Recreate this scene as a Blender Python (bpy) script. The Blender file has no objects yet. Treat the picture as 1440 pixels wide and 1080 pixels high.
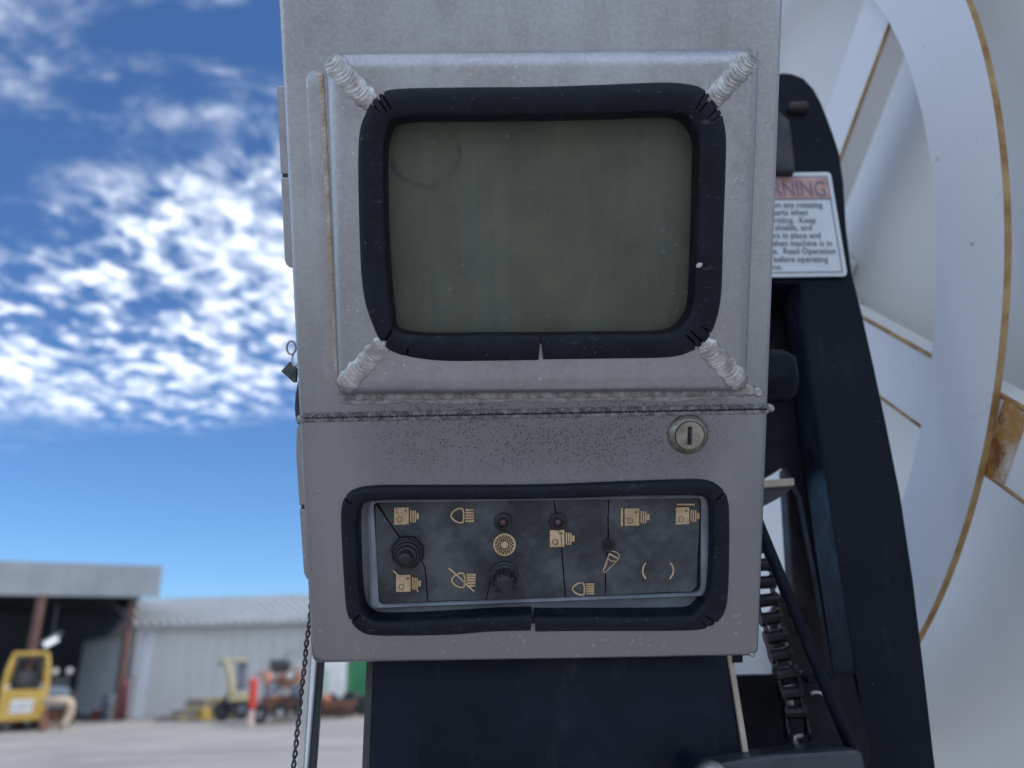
import bpy, math, random
from mathutils import Vector, Matrix
from mathutils.geometry import tessellate_polygon
random.seed(7)
S = bpy.context.scene
COL = S.collection
R = math.radians
# ------------------------------------------------------------------ camera
F = 1050.0
PITCH = math.atan(395 / F)
ROLL = -0.0357
CAM = Vector((0, 0, 1.32))
fw = Vector((0, math.cos(PITCH), math.sin(PITCH)))
r0 = Vector((1, 0, 0)); u0 = Vector((0, -math.sin(PITCH), math.cos(PITCH)))
cr = (r0 * math.cos(ROLL) + u0 * math.sin(ROLL)); cu = (u0 * math.cos(ROLL) - r0 * math.sin(ROLL))
cam = bpy.data.cameras.new('camera'); camo = bpy.data.objects.new('camera', cam); COL.objects.link(camo)
M = Matrix((cr, cu, -fw)).transposed().to_4x4(); M.translation = CAM
camo.matrix_world = M
cam.sensor_width = 36; cam.lens = F / 1440 * 36
cam.clip_start = 0.02; cam.clip_end = 3000
cam.dof.use_dof = True; cam.dof.focus_distance = 0.448; cam.dof.aperture_fstop = 5.4
S.camera = camo
# ------------------------------------------------------------------ sky and sun
SUN_EL, SUN_AZ = R(50), R(92)          # azimuth measured from the view direction towards the right
sdir = Vector((math.cos(SUN_EL) * math.sin(SUN_AZ), math.cos(SUN_EL) * math.cos(SUN_AZ), math.sin(SUN_EL)))
W = bpy.data.worlds.new('World'); S.world = W; W.use_nodes = True
nt = W.node_tree; N = nt.nodes; LK = nt.links; N.clear()
def nd(nodes, t, **kw):
    n = nodes.new(t)
    for k, v in kw.items():
        setattr(n, k, v)
    return n
def wmath(op, a, b=None, c=None, clamp=False):
    n = nd(N, 'ShaderNodeMath', operation=op, use_clamp=clamp)
    for i, v in enumerate((a, b, c)):
        if v is None: continue
        if isinstance(v, (int, float)): n.inputs[i].default_value = v
        else: LK.new(v, n.inputs[i])
    return n.outputs[0]
sky = nd(N, 'ShaderNodeTexSky', sky_type='NISHITA', sun_disc=False)
sky.sun_elevation = SUN_EL; sky.sun_rotation = SUN_AZ
sky.altitude = 300; sky.air_density = 1.0; sky.dust_density = 0.3; sky.ozone_density = 3.5
tc = nd(N, 'ShaderNodeTexCoord'); sp = nd(N, 'ShaderNodeSeparateXYZ'); LK.new(tc.outputs['Generated'], sp.inputs[0])
zc = wmath('MAXIMUM', sp.outputs[2], 0.03)
px_ = wmath('DIVIDE', sp.outputs[0], zc); py_ = wmath('DIVIDE', sp.outputs[1], zc)
cb = nd(N, 'ShaderNodeCombineXYZ'); LK.new(px_, cb.inputs[0]); LK.new(py_, cb.inputs[1])
def wnoise(scale, detail, rough, dist=0, sx=1, sy=1, rot=0, off=0, lac=2):
    mp = nd(N, 'ShaderNodeMapping'); mp.inputs['Scale'].default_value = (sx, sy, 1); mp.inputs['Rotation'].default_value = (0, 0, rot)
    mp.inputs['Location'].default_value = (off, off * .7, off * .3)
    LK.new(cb.outputs[0], mp.inputs[0])
    n = nd(N, 'ShaderNodeTexNoise'); LK.new(mp.outputs[0], n.inputs['Vector'])
    n.inputs['Scale'].default_value = scale; n.inputs['Detail'].default_value = detail
    n.inputs['Roughness'].default_value = rough; n.inputs['Distortion'].default_value = dist
    return n.outputs[0]
puff = wnoise(13.5, 6, .56, .25, 1.0, .8, .45, 3.1)
wisp = wnoise(2.6, 6, .6, .3, 1.0, 2.2, -.5, 9.2)
big = wnoise(1.3, 2, .5, 0, 1, 1, 0, 14.3)
# the altocumulus sheet lies between two straight edges in the cloud layer; thin streaks elsewhere in front
def wramp(v, a, b):
    n = nd(N, 'ShaderNodeMapRange', interpolation_type='SMOOTHSTEP'); LK.new(v, n.inputs[0])
    n.inputs[1].default_value = a; n.inputs[2].default_value = b
    return n.outputs[0]
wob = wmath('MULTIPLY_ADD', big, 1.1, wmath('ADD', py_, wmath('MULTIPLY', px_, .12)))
behind = wmath('SUBTRACT', 1, wramp(wob, .45, 1.0))  # denser unseen cloud overhead and behind the camera, added to light the shaded fronts
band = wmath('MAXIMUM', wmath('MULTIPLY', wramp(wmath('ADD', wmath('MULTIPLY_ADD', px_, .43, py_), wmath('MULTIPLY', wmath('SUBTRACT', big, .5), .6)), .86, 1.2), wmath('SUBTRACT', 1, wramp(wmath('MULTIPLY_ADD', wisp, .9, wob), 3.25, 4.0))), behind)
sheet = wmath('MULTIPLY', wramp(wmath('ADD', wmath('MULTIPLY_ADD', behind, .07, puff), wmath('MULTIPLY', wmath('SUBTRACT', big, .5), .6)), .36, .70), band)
far = wmath('SUBTRACT', 1, wramp(wob, 3.0, 3.6))
streak = wmath('MULTIPLY', wmath('MULTIPLY', wramp(wisp, .47, .72), wramp(puff, .3, .65)), far)
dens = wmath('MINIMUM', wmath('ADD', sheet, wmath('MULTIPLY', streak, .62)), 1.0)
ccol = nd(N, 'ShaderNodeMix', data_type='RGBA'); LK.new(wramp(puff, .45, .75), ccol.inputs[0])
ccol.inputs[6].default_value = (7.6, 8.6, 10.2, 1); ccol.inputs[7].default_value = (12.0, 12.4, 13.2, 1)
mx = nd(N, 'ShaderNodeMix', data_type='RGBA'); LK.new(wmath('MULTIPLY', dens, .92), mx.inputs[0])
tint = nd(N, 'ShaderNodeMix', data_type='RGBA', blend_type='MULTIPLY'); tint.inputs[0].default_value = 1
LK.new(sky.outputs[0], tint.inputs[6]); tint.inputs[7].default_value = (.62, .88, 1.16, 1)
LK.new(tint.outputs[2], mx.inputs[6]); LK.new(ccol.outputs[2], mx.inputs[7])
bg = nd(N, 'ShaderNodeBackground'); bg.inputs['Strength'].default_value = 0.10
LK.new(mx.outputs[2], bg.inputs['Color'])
wo = nd(N, 'ShaderNodeOutputWorld'); LK.new(bg.outputs[0], wo.inputs[0])
sl = bpy.data.lights.new('sun', 'SUN'); sl.energy = 2.6; sl.angle = R(.53); sl.color = (1, .95, .88)
so = bpy.data.objects.new('sun', sl); COL.objects.link(so)
so.rotation_euler = sdir.to_track_quat('Z', 'Y').to_euler(); so.location = (5, 5, 20)
S.view_settings.view_transform = 'Standard'; S.view_settings.look = 'None'
S.view_settings.exposure = 0.4; S.view_settings.gamma = 1.0
S.view_settings.use_curve_mapping = False
S.render.resolution_x = 1024; S.render.resolution_y = 768
# ------------------------------------------------------------------ pixel rays
def ray(px, py): return cr * ((px - 720) / F) + cu * (-(py - 540) / F) + fw
def V(px, py, Y):
    r = ray(px, py); return CAM + r * (Y / r.y)
def G(px, py, z=0.0):
    r = ray(px, py); return CAM + r * ((z - CAM.z) / r.z)
# ------------------------------------------------------------------ material helpers
class Mat:
    def __init__(s, name, rough=.5, metal=0, spec=.5):
        s.m = bpy.data.materials.new(name); s.m.use_nodes = True
        s.t = s.m.node_tree; s.N = s.t.nodes; s.L = s.t.links
        s.b = s.N['Principled BSDF']
        s.set('Roughness', rough); s.set('Metallic', metal); s.set('Specular IOR Level', spec)
        s.tc = s.N.new('ShaderNodeTexCoord')
    def set(s, k, v):
        if hasattr(v, 'node'): s.L.new(v, s.b.inputs[k])
        else: s.b.inputs[k].default_value = v
    def co(s, sc=(1, 1, 1), rot=(0, 0, 0), loc=(0, 0, 0)):
        m = s.N.new('ShaderNodeMapping'); m.inputs['Scale'].default_value = sc; m.inputs['Rotation'].default_value = rot
        m.inputs['Location'].default_value = loc
        s.L.new(s.tc.outputs['Object'], m.inputs[0]); return m.outputs[0]
    def noise(s, scale, detail=4, rough=.55, sc=(1, 1, 1), dist=0, loc=(0, 0, 0)):
        n = s.N.new('ShaderNodeTexNoise'); s.L.new(s.co(sc, loc=loc), n.inputs['Vector'])
        n.inputs['Scale'].default_value = scale; n.inputs['Detail'].default_value = detail
        n.inputs['Roughness'].default_value = rough; n.inputs['Distortion'].default_value = dist
        return n.outputs[0]
    def voro(s, scale, feature='F1', sc=(1, 1, 1), out='Distance'):
        n = s.N.new('ShaderNodeTexVoronoi'); s.L.new(s.co(sc), n.inputs['Vector']); n.inputs['Scale'].default_value = scale
        n.feature = feature
        return n.outputs[out]
    def math(s, op, a, b=None, c=None, clamp=False):
        n = s.N.new('ShaderNodeMath'); n.operation = op; n.use_clamp = clamp
        for i, v in enumerate((a, b, c)):
            if v is None: continue
            if isinstance(v, (int, float)): n.inputs[i].default_value = v
            else: s.L.new(v, n.inputs[i])
        return n.outputs[0]
    def ramp(s, v, a, b, lo=0., hi=1., smooth=True):
        n = s.N.new('ShaderNodeMapRange'); s.L.new(v, n.inputs[0])
        if smooth: n.interpolation_type = 'SMOOTHSTEP'
        for i, x in zip((1, 2, 3, 4), (a, b, lo, hi)): n.inputs[i].default_value = x
        return n.outputs[0]
    def mix(s, f, a, b):
        n = s.N.new('ShaderNodeMix'); n.data_type = 'RGBA'
        if hasattr(f, 'node'): s.L.new(f, n.inputs[0])
        else: n.inputs[0].default_value = f
        for i, v in ((6, a), (7, b)):
            if hasattr(v, 'node'): s.L.new(v, n.inputs[i])
            else: n.inputs[i].default_value = (*v, 1)
        return n.outputs[2]
    def sep(s):
        n = s.N.new('ShaderNodeSeparateXYZ'); s.L.new(s.tc.outputs['Object'], n.inputs[0]); return n.outputs
    def bump(s, h, dist=.0005, strength=1):
        n = s.N.new('ShaderNodeBump'); s.L.new(h, n.inputs['Height']); n.inputs['Distance'].default_value = dist
        n.inputs['Strength'].default_value = strength; s.L.new(n.outputs[0], s.b.inputs['Normal'])
def worn(name, col, col2, rough=.5, metal=0, scale=8, spec=.5, var=.5, bump=0, detail=5, sc=(1, 1, 1), lo=.35, hi=.68):
    m = Mat(name, rough, metal, spec)
    n = m.noise(scale, detail, .6, sc)
    m.set('Base Color', m.mix(m.ramp(n, lo, hi), col, col2))
    m.set('Roughness', m.ramp(m.noise(scale * 2.3, 3), .3, .7, max(rough - .12, .04), min(rough + .12, 1)))
    if bump: m.bump(n, bump)
    return m.m
# ------------------------------------------------------------------ mesh helpers
class MB:
    def __init__(s): s.v = []; s.f = []; s.mi = []
    def add(s, vs, fs, mi=0):
        o = len(s.v); s.v += [tuple(v) for v in vs]; s.f += [tuple(i + o for i in f) for f in fs]; s.mi += [mi] * len(fs); return s
    def box(s, c, d, mi=0, rot=None):
        x, y, z = (q / 2 for q in d); c = Vector(c)
        vs = [Vector((a, b, e)) for a in (-x, x) for b in (-y, y) for e in (-z, z)]
        if rot is not None: vs = [rot @ v for v in vs]
        return s.add([v + c for v in vs], [(0, 1, 3, 2), (4, 6, 7, 5), (0, 4, 5, 1), (2, 3, 7, 6), (0, 2, 6, 4), (1, 5, 7, 3)], mi)
    def prism(s, pts, back, mi=0):
        """outline pts (3D, coplanar, seen from the front) pushed back by a vector"""
        pts = [Vector(p) for p in pts]; n = len(pts)
        vs = pts + [p + back for p in pts]
        tri = [tuple(t) for t in tessellate_polygon([pts])]
        fs = tri + [tuple(i + n for i in reversed(t)) for t in tri] + [(i, (i + 1) % n, (i + 1) % n + n, i + n) for i in range(n)]
        return s.add(vs, fs, mi)
    def tube(s, path, r, seg=10, mi=0, closed=False, cap=True):
        path = [Vector(p) for p in path]; n = len(path); vs = []; up = None
        for i, p in enumerate(path):
            if closed: t = path[(i + 1) % n] - path[i - 1]
            else: t = path[min(i + 1, n - 1)] - path[max(i - 1, 0)]
            t.normalize()
            if up is None: up = t.orthogonal().normalized()
            up = (up - t * up.dot(t)).normalized(); b = t.cross(up)
            rr = r[i] if isinstance(r, (list, tuple)) else r
            vs += [p + (up * math.cos(a) + b * math.sin(a)) * rr for a in (2 * math.pi * k / seg for k in range(seg))]
        fs = []
        for i in range(n if closed else n - 1):
            for k in range(seg):
                a, b2 = i * seg, ((i + 1) % n) * seg
                fs.append((a + k, a + (k + 1) % seg, b2 + (k + 1) % seg, b2 + k))
        if cap and not closed: fs += [tuple(reversed(range(seg))), tuple((n - 1) * seg + k for k in range(seg))]
        return s.add(vs, fs, mi)
    def lathe(s, o, ax, prof, seg=40, mi=0, rmod=None, twist=0):
        """prof: (radius, height) pairs along axis ax from point o"""
        o = Vector(o); ax = Vector(ax).normalized(); e = ax.orthogonal().normalized()
        if abs(ax.z) < .99: e = (Vector((0, 0, 1)) - ax * ax.z).normalized()
        else: e = Vector((1, 0, 0))
        g = ax.cross(e); vs = []
        for j, (r, h) in enumerate(prof):
            for k in range(seg):
                a = 2 * math.pi * k / seg + twist; q = r * (rmod(a, j) if rmod else 1)
                vs.append(o + ax * h + (e * math.cos(a) + g * math.sin(a)) * q)
        fs = [(j * seg + k, j * seg + (k + 1) % seg, (j + 1) * seg + (k + 1) % seg, (j + 1) * seg + k) for j in range(len(prof) - 1) for k in range(seg)]
        fs.append(tuple((len(prof) - 1) * seg + k for k in range(seg)))
        if prof[0][0] > 0: fs.append(tuple(reversed(range(seg))))
        return s.add(vs, fs, mi)
    def grid(s, rows, mi=0, closed=False):
        n = len(rows[0]); vs = [p for r in rows for p in r]; m = len(rows)
        fs = [(i * n + k, i * n + k + 1, ((i + 1) % m) * n + k + 1, ((i + 1) % m) * n + k) for i in range(m if closed else m - 1) for k in range(n - 1)]
        return s.add(vs, fs, mi)
    def build(s, name, mats, parent=None, smooth=False, bevel=0, auto=None, fix=True):
        me = bpy.data.meshes.new(name); me.from_pydata(s.v, [], s.f)
        if not isinstance(mats, (list, tuple)): mats = [mats]
        for m in mats: me.materials.append(m)
        for p, i in zip(me.polygons, s.mi): p.material_index = i
        if fix:
            import bmesh
            bm = bmesh.new(); bm.from_mesh(me); bmesh.ops.recalc_face_normals(bm, faces=bm.faces[:]); bm.to_mesh(me); bm.free()
        if smooth: me.polygons.foreach_set('use_smooth', [True] * len(me.polygons))
        if auto: me.set_sharp_from_angle(angle=R(auto))
        me.update()
        o = bpy.data.objects.new(name, me); COL.objects.link(o)
        if parent: o.parent = parent
        if bevel:
            b = o.modifiers.new('edge', 'BEVEL'); b.width = bevel; b.segments = 2; b.limit_method = 'ANGLE'; b.angle_limit = R(35)
            b.harden_normals = False
        return o
def thing(name, label, cat, mat=None, group=None):
    o = bpy.data.objects.new(name, None); COL.objects.link(o); o.empty_display_size = .1
    if isinstance(mat, Matrix): o.matrix_world = mat
    elif mat is not None: o.location = mat
    o['label'] = label; o['category'] = cat
    if group: o['group'] = group
    return o
def tag(o, label, cat, group=None):
    o['label'] = label; o['category'] = cat
    if group: o['group'] = group
    return o
def struct(o): o['kind'] = 'structure'; return o
def crom(P, n, closed=True):
    out = []; m = len(P)
    for i in range(m if closed else m - 1):
        if closed: a, b, c, d = P[i - 1], P[i], P[(i + 1) % m], P[(i + 2) % m]
        else: a, b, c, d = P[max(i - 1, 0)], P[i], P[i + 1], P[min(i + 2, m - 1)]
        for k in range(n):
            t = k / n
            out.append(.5 * ((2 * b) + (c - a) * t + (2 * a - 5 * b + 4 * c - d) * t * t + (3 * b - a - 3 * c + d) * t ** 3))
    if not closed: out.append(P[-1])
    return out
def rrect(q, r, n=6):
    """quad corners (2D Vectors, in order) rounded with radius r (one or four)"""
    out = []
    if not isinstance(r, (list, tuple)): r = [r] * 4
    for i in range(4):
        p = q[i]; a = (q[i - 1] - p).normalized(); b = (q[(i + 1) % 4] - p).normalized()
        s0 = p + a * r[i]; s1 = p + b * r[i]
        for k in range(n + 1):
            t = k / n; out.append(s0 * (1 - t) ** 2 + p * 2 * t * (1 - t) + s1 * t * t)
    return out
def clean_text(body, size, align='RIGHT', shear=0):
    c = bpy.data.curves.new('t', 'FONT'); c.body = body; c.size = size; c.align_x = align; c.offset = size * .012; c.shear = shear
    c.resolution_u = 3
    o = bpy.data.objects.new('t', c); COL.objects.link(o)
    dg = bpy.context.evaluated_depsgraph_get(); me = bpy.data.meshes.new_from_object(o.evaluated_get(dg))
    vs = [v.co.copy() for v in me.vertices]; fs = [tuple(p.vertices) for p in me.polygons]
    bpy.data.objects.remove(o); bpy.data.curves.remove(c); bpy.data.meshes.remove(me)
    return vs, fs
# ------------------------------------------------------------------ frame of the control box
bh = (cr * 1 + cu * .012 + fw * .012).normalized()
bd = (cr * 78 - cu * 7553 + fw * 1050).normalized()
by = -(bd - bh * bd.dot(bh)).normalized()
bz = bh.cross(by)
BO = CAM + ray(748, 600) * .4515
BM = Matrix((bh, by, bz)).transposed().to_4x4(); BM.translation = BO
BI = BM.inverted()
def L(px, py, w=0.0):
    r = ray(px, py); o = BI @ CAM; d = BI.to_3x3() @ r
    t = (w - o.z) / d.z; p = o + d * t; return Vector((p.x, p.y))
def L3(px, py, w=0.0): p = L(px, py, w); return Vector((p.x, p.y, w))
K = .00043        # metres per photo pixel on the face
def shade(m, c, r): m.set('Base Color', c); m.set('Roughness', r)
# ================================================================== MATERIALS
def aluminium(name, face=True):
    m = Mat(name, .36, .85, .5)
    X, Y, Z = m.sep()
    cloud = m.noise(11, 3, .5, (1, .5, 1)); streak = m.noise(60, 4, .6, (1, .04, 1)); fine = m.noise(420, 2, .6)
    grain = m.noise(900, 2, .5, (1, .06, 1))
    f = m.math('ADD', m.math('MULTIPLY', cloud, .5), m.math('MULTIPLY', streak, .5))
    base = m.mix(m.ramp(f, .25, .75), (.345, .355, .375), (.495, .51, .54))
    base = m.mix(m.ramp(m.noise(70, 5, .65), .45, .8, 0, .45), base, (.33, .32, .32))
    base = m.mix(m.ramp(fine, .3, .75, 0, .35), base, (.62, .62, .63))
    if not face:
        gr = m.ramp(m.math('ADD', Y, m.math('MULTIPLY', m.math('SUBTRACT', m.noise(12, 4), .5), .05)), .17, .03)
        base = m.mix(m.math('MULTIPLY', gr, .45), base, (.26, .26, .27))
        base = m.mix(m.math('MULTIPLY', m.ramp(m.noise(45, 5, .7), .52, .72), .4), base, (.27, .265, .26))
        base = m.mix(m.math('MULTIPLY', m.math('LESS_THAN', m.voro(230), m.math('MULTIPLY', m.math('SUBTRACT', m.noise(50, 3, .6), .45), .8)), .6), base, (.7, .7, .7))
    if face:
        # base colour darkens from the top of the face to its middle and lower part
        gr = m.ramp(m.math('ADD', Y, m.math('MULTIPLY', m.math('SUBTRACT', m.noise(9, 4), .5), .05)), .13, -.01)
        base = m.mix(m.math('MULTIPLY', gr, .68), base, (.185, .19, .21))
        base = m.mix(m.math('MULTIPLY', m.ramp(m.noise(33, 5, .7, (1, .45, 1)), .50, .74), .35), base, (.27, .26, .255))
        base = m.mix(m.math('MULTIPLY', m.ramp(m.noise(8, 4, .6, (1, .2, 1), loc=(.4, .2, 0)), .52, .70), .2), base, (.56, .56, .57))
        # grime band below the window: denser dark pits between the seam and the lower opening
        bY = m.math('MULTIPLY', m.ramp(Y, -.046, -.010), m.ramp(Y, .034, .016))
        bX = m.math('MULTIPLY', m.ramp(X, -.130, -.050), m.ramp(X, .145, .080))
        band = m.math('MULTIPLY', bY, bX)
        base = m.mix(m.math('MULTIPLY', band, m.ramp(m.noise(30, 4), .25, .6, .5, .95)), base, (.22, .225, .235))
        for sc, th, amt in ((320, .19, .72), (450, .24, .66), (640, .3, .6), (210, .13, .75)):
            v = m.voro(sc); rnd = m.noise(sc * .21, 2, .5, loc=(sc * .01, 3, 1))
            rnd = m.math('ADD', rnd, m.math('MULTIPLY', m.math('SUBTRACT', m.noise(28, 3), .5), .5))
            edge = m.math('MINIMUM', m.math('MULTIPLY', m.math('SUBTRACT', rnd, .27), 1.1), th)
            pit = m.math('LESS_THAN', v, edge)
            base = m.mix(m.math('MULTIPLY', pit, m.math('MULTIPLY', band, amt)), base, (.07, .075, .082))
        # sparse dark specks and pale mineral splashes low on the face
        low = m.math('ADD', m.ramp(Y, -.112, -.128), m.math('MULTIPLY', m.ramp(Y, .1, .2), .05))
        sp1 = m.math('LESS_THAN', m.voro(240), m.math('MULTIPLY', m.math('SUBTRACT', m.noise(60, 3, .6), .38), 1.0))
        base = m.mix(m.math('MULTIPLY', sp1, m.math('MULTIPLY', low, .8)), base, (.62, .61, .6))
        sp2 = m.math('LESS_THAN', m.voro(95), .045)
        base = m.mix(m.math('MULTIPLY', sp2, m.ramp(m.noise(25, 2), .45, .62)), base, (.1, .1, .1))
        sp3 = m.math('LESS_THAN', m.voro(70, sc=(1.13, .9, 1)), .03)
        base = m.mix(m.math('MULTIPLY', sp3, .8), base, (.6, .58, .55))
        # dust stain along the bottom and down the right side
        base = m.mix(m.math('MULTIPLY', m.ramp(Y, -.06, -.14), .65), base, (.30, .295, .295))
    m.set('Base Color', base)
    m.set('Roughness', m.ramp(cloud, .3, .7, .27, .44))
    m.bump(m.math('ADD', m.math('MULTIPLY', grain, .4), m.noise(160, 4, .6)), .00025, .6)
    return m.m
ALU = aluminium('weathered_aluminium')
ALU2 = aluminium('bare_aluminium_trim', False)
def weldmat():
    m = Mat('weld_metal', .3, 1.0, .5)
    n = m.noise(120, 4, .6)
    m.set('Base Color', m.mix(m.ramp(n, .35, .7), (.32, .31, .30), (.62, .615, .61)))
    m.set('Roughness', m.ramp(m.noise(300, 3), .3, .7, .30, .46)); m.bump(m.noise(700, 3), .0001, .6)
    return m.m
WELD = weldmat()
def weldgold():
    m = Mat('tinted_weld_metal', .4, .7, .5); n = m.noise(90, 3, .5)
    m.set('Base Color', m.mix(m.ramp(n, .35, .7), (.42, .36, .29), (.58, .53, .46))); return m.m
WELDT = weldgold()
HAZ = worn('dull_heat_tinted_metal', (.25, .25, .255), (.40, .40, .41), .42, .8, 120)
WELDD = worn('grimy_weld_metal', (.20, .195, .19), (.40, .39, .385), .5, .5, 160)
def rubber():
    m = Mat('black_rubber', .40, 0, .24)
    n = m.noise(45, 5, .65); sc = m.noise(160, 4, .7, (1, .15, 1))
    base = m.mix(m.ramp(n, .4, .75), (.0035, .006, .012), (.010, .014, .024))
    base = m.mix(m.math('MAXIMUM', m.ramp(m.noise(260, 4, .7), .62, .74, 0, .5), m.math('MULTIPLY', m.ramp(m.noise(55, 5, .75, (1, 3, 1)), .60, .74), .35)), base, (.15, .155, .16))
    m.set('Base Color', base); m.set('Roughness', m.ramp(n, .3, .7, .40, .62))
    m.bump(m.noise(380, 3), .0002, .4); return m.m
RUB = rubber()
def screenmat():
    m = Mat('dusty_display_cover', .38, 0, .35)
    X, Y, Z = m.sep()
    n = m.noise(16, 5, .6); st = m.noise(40, 4, .6, (1, .12, 1)); sp = m.noise(520, 2, .6)
    base = m.mix(m.ramp(n, .25, .78), (.080, .088, .068), (.128, .134, .096))
    base = m.mix(m.ramp(st, .4, .75, 0, .5), base, (.15, .158, .15))
    base = m.mix(m.ramp(sp, .62, .76, 0, .35), base, (.24, .25, .24))
    v = m.math('LESS_THAN', m.voro(120), m.math('MULTIPLY', m.math('SUBTRACT', m.noise(40, 3), .47), .8))
    base = m.mix(m.math('MULTIPLY', v, .45), base, (.2, .21, .19))
    # round water mark in the upper left corner
    c = L(597, 215, -.008)
    dx = m.math('SUBTRACT', X, c.x); dy = m.math('SUBTRACT', Y, c.y)
    d = m.math('SQRT', m.math('ADD', m.math('MULTIPLY', dx, dx), m.math('MULTIPLY', dy, dy)))
    d = m.math('ADD', d, m.math('MULTIPLY', m.math('SUBTRACT', m.noise(60, 3), .5), .006))
    ring = m.math('MULTIPLY', m.ramp(d, .0165, .0195), m.ramp(d, .0225, .0205))
    ring = m.math('MULTIPLY', ring, m.ramp(m.noise(35, 3), .35, .6))
    base = m.mix(m.math('MULTIPLY', ring, .6), base, (.045, .05, .05))
    m.set('Base Color', base); m.set('Roughness', m.ramp(n, .3, .7, .32, .5)); return m.m
SCR = screenmat()
def overlaymat():
    m = Mat('faded_black_overlay', .5, 0, .4)
    n = m.noise(22, 5, .62); n2 = m.noise(70, 4, .6)
    base = m.mix(m.ramp(n, .38, .68), (.028, .032, .040), (.108, .117, .13))
    base = m.mix(m.ramp(n2, .5, .8, 0, .5), base, (.12, .13, .14))
    base = m.mix(m.ramp(m.noise(420, 2), .62, .8, 0, .3), base, (.2, .2, .2))
    m.set('Base Color', base); m.set('Roughness', m.ramp(n, .3, .7, .42, .6)); m.bump(n2, .0002, .4); return m.m
OVL = overlaymat()
PLFR = worn('blue_grey_plastic', (.16, .185, .22), (.25, .28, .32), .42, 0, 40)
def printmat():
    m = Mat('tan_print', .55, 0, .4)
    base = m.mix(m.ramp(m.noise(120, 4, .6), .35, .7), (.50, .35, .19), (.66, .50, .32))
    base = m.mix(m.ramp(m.noise(210, 5, .75), .56, .70, 0, .8), base, (.16, .12, .09))
    base = m.mix(m.ramp(m.noise(700, 2, .6), .58, .72, 0, .6), base, (.12, .11, .10))
    m.set('Base Color', base); return m.m
PRINT = printmat()
PRINTD = worn('dark_print', (.10, .085, .06), (.16, .13, .09), .6, 0, 80)
BLKPL = worn('black_plastic', (.006, .007, .010), (.018, .020, .026), .38, 0, 120, bump=.0002)
KNB = worn('dusty_black_plastic', (.010, .012, .016), (.03, .033, .038), .5, 0, 120)
SEAM = worn('sooty_seam_weld', (.14, .138, .138), (.34, .335, .33), .5, .5, 260)
HOLE = worn('deep_black', (.004, .004, .006), (.007, .007, .009), .7, 0, 50)
REDLED = worn('faded_red_lens', (.10, .045, .05), (.15, .08, .085), .3, 0, 300)
BRASS = worn('worn_nickel', (.25, .235, .2), (.42, .40, .36), .34, .9, 120)
STEEL = worn('dull_steel', (.30, .30, .30), (.5, .5, .49), .38, .8, 60)
def framepaint(name, a, b, rough, spec, sc):
    m = Mat(name, rough, 0, spec)
    n = m.noise(sc, 6, .6); base = m.mix(m.ramp(n, .35, .68), a, b)
    base = m.mix(m.ramp(m.noise(sc * 5, 5, .7, (1, 1, .18)), .56, .74, 0, .45), base, (.05, .055, .065))
    base = m.mix(m.ramp(m.noise(sc * 24, 3, .7), .70, .76, 0, .8), base, (.14, .13, .12))
    base = m.mix(m.ramp(m.noise(sc * 9, 5, .75), .70, .74, 0, .8), base, (.09, .045, .025))
    m.set('Base Color', base); m.set('Roughness', m.ramp(m.noise(sc * 2, 4, .6), .3, .7, rough - .1, rough + .18)); m.bump(m.noise(sc * 3, 4), .001, .25)
    return m.m
NAVY = framepaint('navy_black_paint', (.0030, .0055, .012), (.010, .016, .032), .24, .14, 9)
NAVY2 = framepaint('black_frame_paint', (.0035, .006, .012), (.010, .014, .024), .40, .12, 11)
BRN = worn('dark_brown_post_and_shade', (.022, .020, .020), (.05, .043, .04), .6, 0, 10, .3)  # post colour, and painted shade on the stand's rear sheet
BLK = worn('shadow_black_paint', (.004, .005, .008), (.009, .010, .014), .6, 0, 14, .2)
TANP = worn('dusty_tan_edge', (.46, .39, .31), (.60, .52, .43), .55, 0, 60)
# ================================================================== GROUND
def groundmat():
    m = Mat('gravel', .9, 0, .2)
    n = m.noise(.35, 6, .6); n2 = m.noise(5, 6, .7); v = m.voro(30)
    base = m.mix(m.ramp(n, .35, .7), (.23, .225, .22), (.33, .32, .305))
    base = m.mix(m.ramp(n2, .45, .75, 0, .55), base, (.19, .185, .185))
    base = m.mix(m.ramp(v, .1, .5, 0, .35), base, (.38, .37, .36))
    base = m.mix(m.ramp(m.noise(.55, 5, .65, (.35, 1.6, 1)), .46, .62, 0, .55), base, (.17, .165, .165))
    base = m.mix(m.ramp(m.noise(1.6, 5, .7), .58, .70, 0, .6), base, (.44, .42, .39))
    base = m.mix(m.ramp(m.noise(.9, 4, .6, (1, 5, 1)), .58, .72, 0, .5), base, (.42, .36, .29))
    m.set('Base Color', base); m.bump(n2, .02, .5); return m.m
g = MB()
g.add([(-1500, -900, 0), (1500, -900, 0), (1500, 1600, 0), (-1500, 1600, 0)], [(0, 1, 2, 3)])
struct(g.build('ground', groundmat()))
GR = groundmat(); GR.name = 'gravel_bed'
# ================================================================== SHEDS
SH1 = worn('grey_sheet_metal', (.23, .26, .285), (.29, .32, .35), .5, .2, .5)
SHWALL = worn('pale_corrugated_wall', (.60, .60, .585), (.66, .66, .645), .6, 0, .4)
SHROOF = worn('zinc_roof_sheet', (.36, .38, .39), (.46, .48, .49), .5, 0, 1.2)
WTRIM = worn('white_trim', (.72, .77, .82), (.8, .84, .88), .5, 0, 1)
REDST = worn('red_oxide_steel', (.13, .065, .055), (.18, .10, .085), .6, 0, 2)
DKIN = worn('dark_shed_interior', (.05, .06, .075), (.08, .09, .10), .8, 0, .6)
SHD = worn('grey_door_panel', (.66, .72, .76), (.74, .80, .84), .55, 0, .7)
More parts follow.
